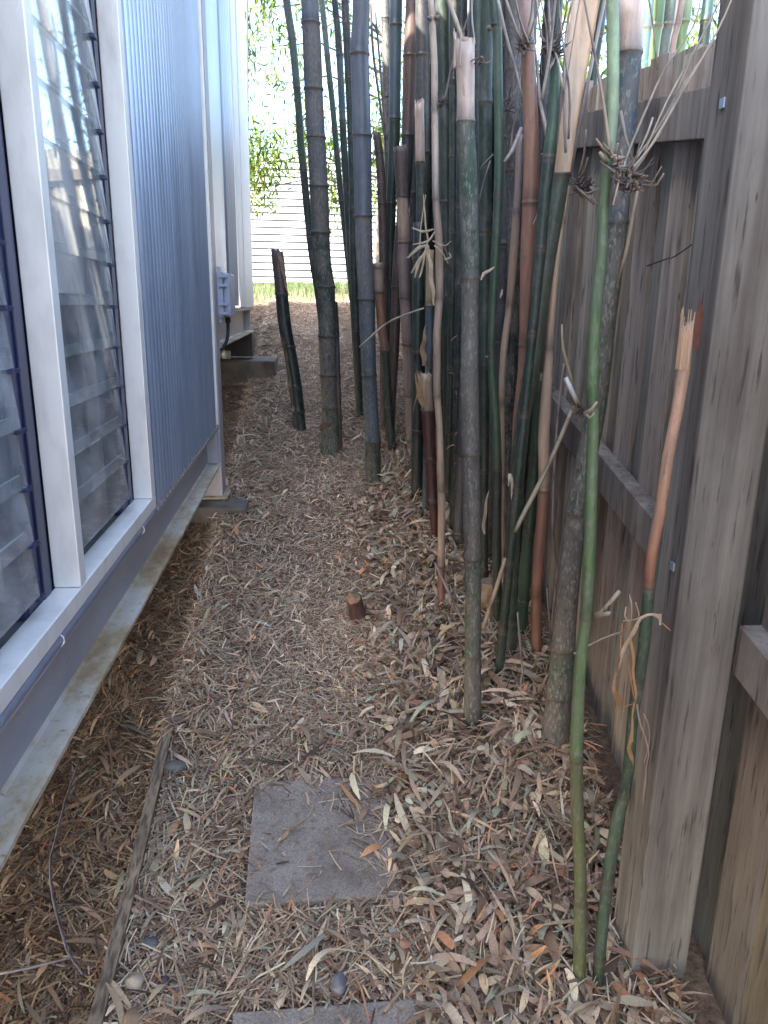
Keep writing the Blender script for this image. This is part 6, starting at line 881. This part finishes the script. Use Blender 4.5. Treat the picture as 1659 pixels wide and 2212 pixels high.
V, F, T = ribbon([(0.407,2.857,1.265),(0.420,2.853,1.196),(0.434,2.857,1.125)], [0.0035,0.0088,0.0107], (.36,.24,.12), None); smooth_mesh(raw('dry_leaf', V, F, M['dry'], ROOT['s7'], np.array(T)))
V, F, T = ribbon([(0.532,2.215,1.611),(0.518,2.211,1.600),(0.502,2.215,1.591),(0.491,2.203,1.574)], [0.0040,0.0106,0.0132,0.0053], (.6,.45,.33), None); smooth_mesh(raw('dry_leaf', V, F, M['dry'], ROOT['c14'], np.array(T)))
V, F, T = ribbon([(0.579,2.295,1.552),(0.577,2.291,1.538),(0.574,2.295,1.526)], [0.0055,0.0124,0.0055], (.6,.5,.42), None); smooth_mesh(raw('dry_leaf', V, F, M['dry'], ROOT['c14'], np.array(T)))
V, F, T = ribbon([(0.123,4.018,0.915),(0.116,4.014,0.893),(0.071,4.018,0.873),(0.054,4.006,0.850)], [0.0074,0.0496,0.0397,0.0099], (.17,.11,.08), None); smooth_mesh(raw('dry_leaf', V, F, M['dry'], ROOT['c2'], np.array(T)))
V, F, T = ribbon([(-0.154,4.407,1.774),(-0.138,4.403,1.701),(-0.122,4.407,1.616),(-0.115,4.395,1.571)], [0.0255,0.0282,0.0206,0.0052], (.34,.22,.15), None); smooth_mesh(raw('dry_leaf', V, F, M['dry'], ROOT['s1'], np.array(T)))
V, F, T = ribbon([(0.497,2.000,1.005),(0.488,1.996,0.953),(0.489,2.000,0.898),(0.488,1.988,0.881)], [0.0052,0.0130,0.0157,0.0052], (.38,.28,.2), None); smooth_mesh(raw('dry_leaf', V, F, M['dry'], ROOT['c20'], np.array(T)))
V, F, T = ribbon([(0.568,2.000,0.958),(0.555,1.996,1.052),(0.551,2.000,1.018)], [0.0039,0.0154,0.0052], (.5,.42,.3), None); smooth_mesh(raw('dry_leaf', V, F, M['dry'], ROOT['c20'], np.array(T)))
V, F, T = ribbon([(0.620,3.034,0.983),(0.623,3.030,0.966),(0.628,3.034,0.944)], [0.0038,0.0114,0.0029], (.52,.38,.25), None); smooth_mesh(raw('dry_leaf', V, F, M['dry'], ROOT['c27'], np.array(T)))
V, F, T = ribbon([(0.608,2.924,0.980),(0.594,2.920,0.998),(0.581,2.924,0.999)], [0.0037,0.0067,0.0028], (.52,.38,.25), None); smooth_mesh(raw('dry_leaf', V, F, M['dry'], ROOT['c27'], np.array(T)))
V, F, T = ribbon([(0.563,2.886,1.394),(0.550,2.882,1.386),(0.538,2.886,1.372)], [0.0035,0.0081,0.0026], (.36,.27,.2), None); smooth_mesh(raw('dry_leaf', V, F, M['dry'], ROOT['c27'], np.array(T)))
V, F, T = ribbon([(0.562,2.850,0.980),(0.546,2.846,0.977),(0.531,2.850,0.964)], [0.0036,0.0063,0.0027], (.52,.38,.25), None); smooth_mesh(raw('dry_leaf', V, F, M['dry'], ROOT['c27'], np.array(T)))
V, F, T = ribbon([(0.588,3.042,1.318),(0.596,3.038,1.305),(0.607,3.042,1.286)], [0.0037,0.0077,0.0028], (.28,.2,.15), None); smooth_mesh(raw('dry_leaf', V, F, M['dry'], ROOT['c27'], np.array(T)))
V, F, T = ribbon([(0.631,3.043,1.058),(0.615,3.039,1.040),(0.601,3.043,1.017)], [0.0038,0.0072,0.0029], (.36,.27,.2), None); smooth_mesh(raw('dry_leaf', V, F, M['dry'], ROOT['c27'], np.array(T)))
V, F, T = ribbon([(0.570,2.910,1.239),(0.553,2.906,1.252),(0.539,2.910,1.251)], [0.0036,0.0058,0.0027], (.28,.2,.15), None); smooth_mesh(raw('dry_leaf', V, F, M['dry'], ROOT['c27'], np.array(T)))
V, F, T = ribbon([(0.589,2.911,1.095),(0.588,2.907,1.112),(0.589,2.911,1.113)], [0.0036,0.0080,0.0027], (.28,.2,.15), None); smooth_mesh(raw('dry_leaf', V, F, M['dry'], ROOT['c27'], np.array(T)))
V, F, T = ribbon([(0.563,2.855,1.172),(0.562,2.851,1.189),(0.563,2.855,1.190)], [0.0035,0.0122,0.0027], (.28,.2,.15), None); smooth_mesh(raw('dry_leaf', V, F, M['dry'], ROOT['c27'], np.array(T)))
V, F, T = ribbon([(0.595,3.018,1.202),(0.590,3.014,1.206),(0.587,3.018,1.198)], [0.0037,0.0084,0.0028], (.36,.27,.2), None); smooth_mesh(raw('dry_leaf', V, F, M['dry'], ROOT['c27'], np.array(T)))
V, F, T = ribbon([(0.578,3.036,1.340),(0.585,3.032,1.351),(0.594,3.036,1.350)], [0.0037,0.0112,0.0028], (.36,.27,.2), None); smooth_mesh(raw('dry_leaf', V, F, M['dry'], ROOT['c27'], np.array(T)))
V, F, T = ribbon([(0.589,3.000,1.235),(0.584,2.996,1.225),(0.581,3.000,1.209)], [0.0037,0.0064,0.0028], (.36,.27,.2), None); smooth_mesh(raw('dry_leaf', V, F, M['dry'], ROOT['c27'], np.array(T)))
V, F, T = ribbon([(0.600,2.972,1.430),(0.606,2.968,1.445),(0.614,2.972,1.446)], [0.0036,0.0079,0.0027], (.52,.38,.25), None); smooth_mesh(raw('dry_leaf', V, F, M['dry'], ROOT['c27'], np.array(T)))
V, F, T = ribbon([(0.581,2.885,0.893),(0.576,2.881,0.901),(0.572,2.885,0.896)], [0.0037,0.0078,0.0028], (.52,.38,.25), None); smooth_mesh(raw('dry_leaf', V, F, M['dry'], ROOT['c27'], np.array(T)))
V, F, T = ribbon([(0.585,2.866,1.025),(0.573,2.862,1.026),(0.563,2.866,1.016)], [0.0036,0.0106,0.0027], (.28,.2,.15), None); smooth_mesh(raw('dry_leaf', V, F, M['dry'], ROOT['c27'], np.array(T)))
V, F, T = ribbon([(0.588,2.941,1.209),(0.574,2.937,1.206),(0.562,2.941,1.194)], [0.0036,0.0115,0.0027], (.36,.27,.2), None); smooth_mesh(raw('dry_leaf', V, F, M['dry'], ROOT['c27'], np.array(T)))
V, F, T = ribbon([(0.574,2.891,0.857),(0.573,2.887,0.846),(0.573,2.891,0.828)], [0.0037,0.0080,0.0028], (.28,.2,.15), None); smooth_mesh(raw('dry_leaf', V, F, M['dry'], ROOT['c27'], np.array(T)))
V, F, T = ribbon([(0.579,2.925,1.375),(0.584,2.921,1.378),(0.591,2.925,1.371)], [0.0036,0.0065,0.0027], (.52,.38,.25), None); smooth_mesh(raw('dry_leaf', V, F, M['dry'], ROOT['c27'], np.array(T)))
V, F, T = ribbon([(0.620,3.045,1.269),(0.613,3.041,1.250),(0.608,3.045,1.228)], [0.0037,0.0120,0.0028], (.36,.27,.2), None); smooth_mesh(raw('dry_leaf', V, F, M['dry'], ROOT['c27'], np.array(T)))
V, F, T = ribbon([(0.634,3.030,1.018),(0.621,3.026,1.028),(0.611,3.030,1.024)], [0.0038,0.0093,0.0029], (.52,.38,.25), None); smooth_mesh(raw('dry_leaf', V, F, M['dry'], ROOT['c27'], np.array(T)))
V, F, T = ribbon([(0.591,2.918,0.845),(0.598,2.914,0.841),(0.608,2.918,0.827)], [0.0037,0.0093,0.0028], (.52,.38,.25), None); smooth_mesh(raw('dry_leaf', V, F, M['dry'], ROOT['c27'], np.array(T)))
V, F, T = ribbon([(0.602,3.009,1.133),(0.597,3.005,1.134),(0.594,3.009,1.124)], [0.0037,0.0061,0.0028], (.36,.27,.2), None); smooth_mesh(raw('dry_leaf', V, F, M['dry'], ROOT['c27'], np.array(T)))
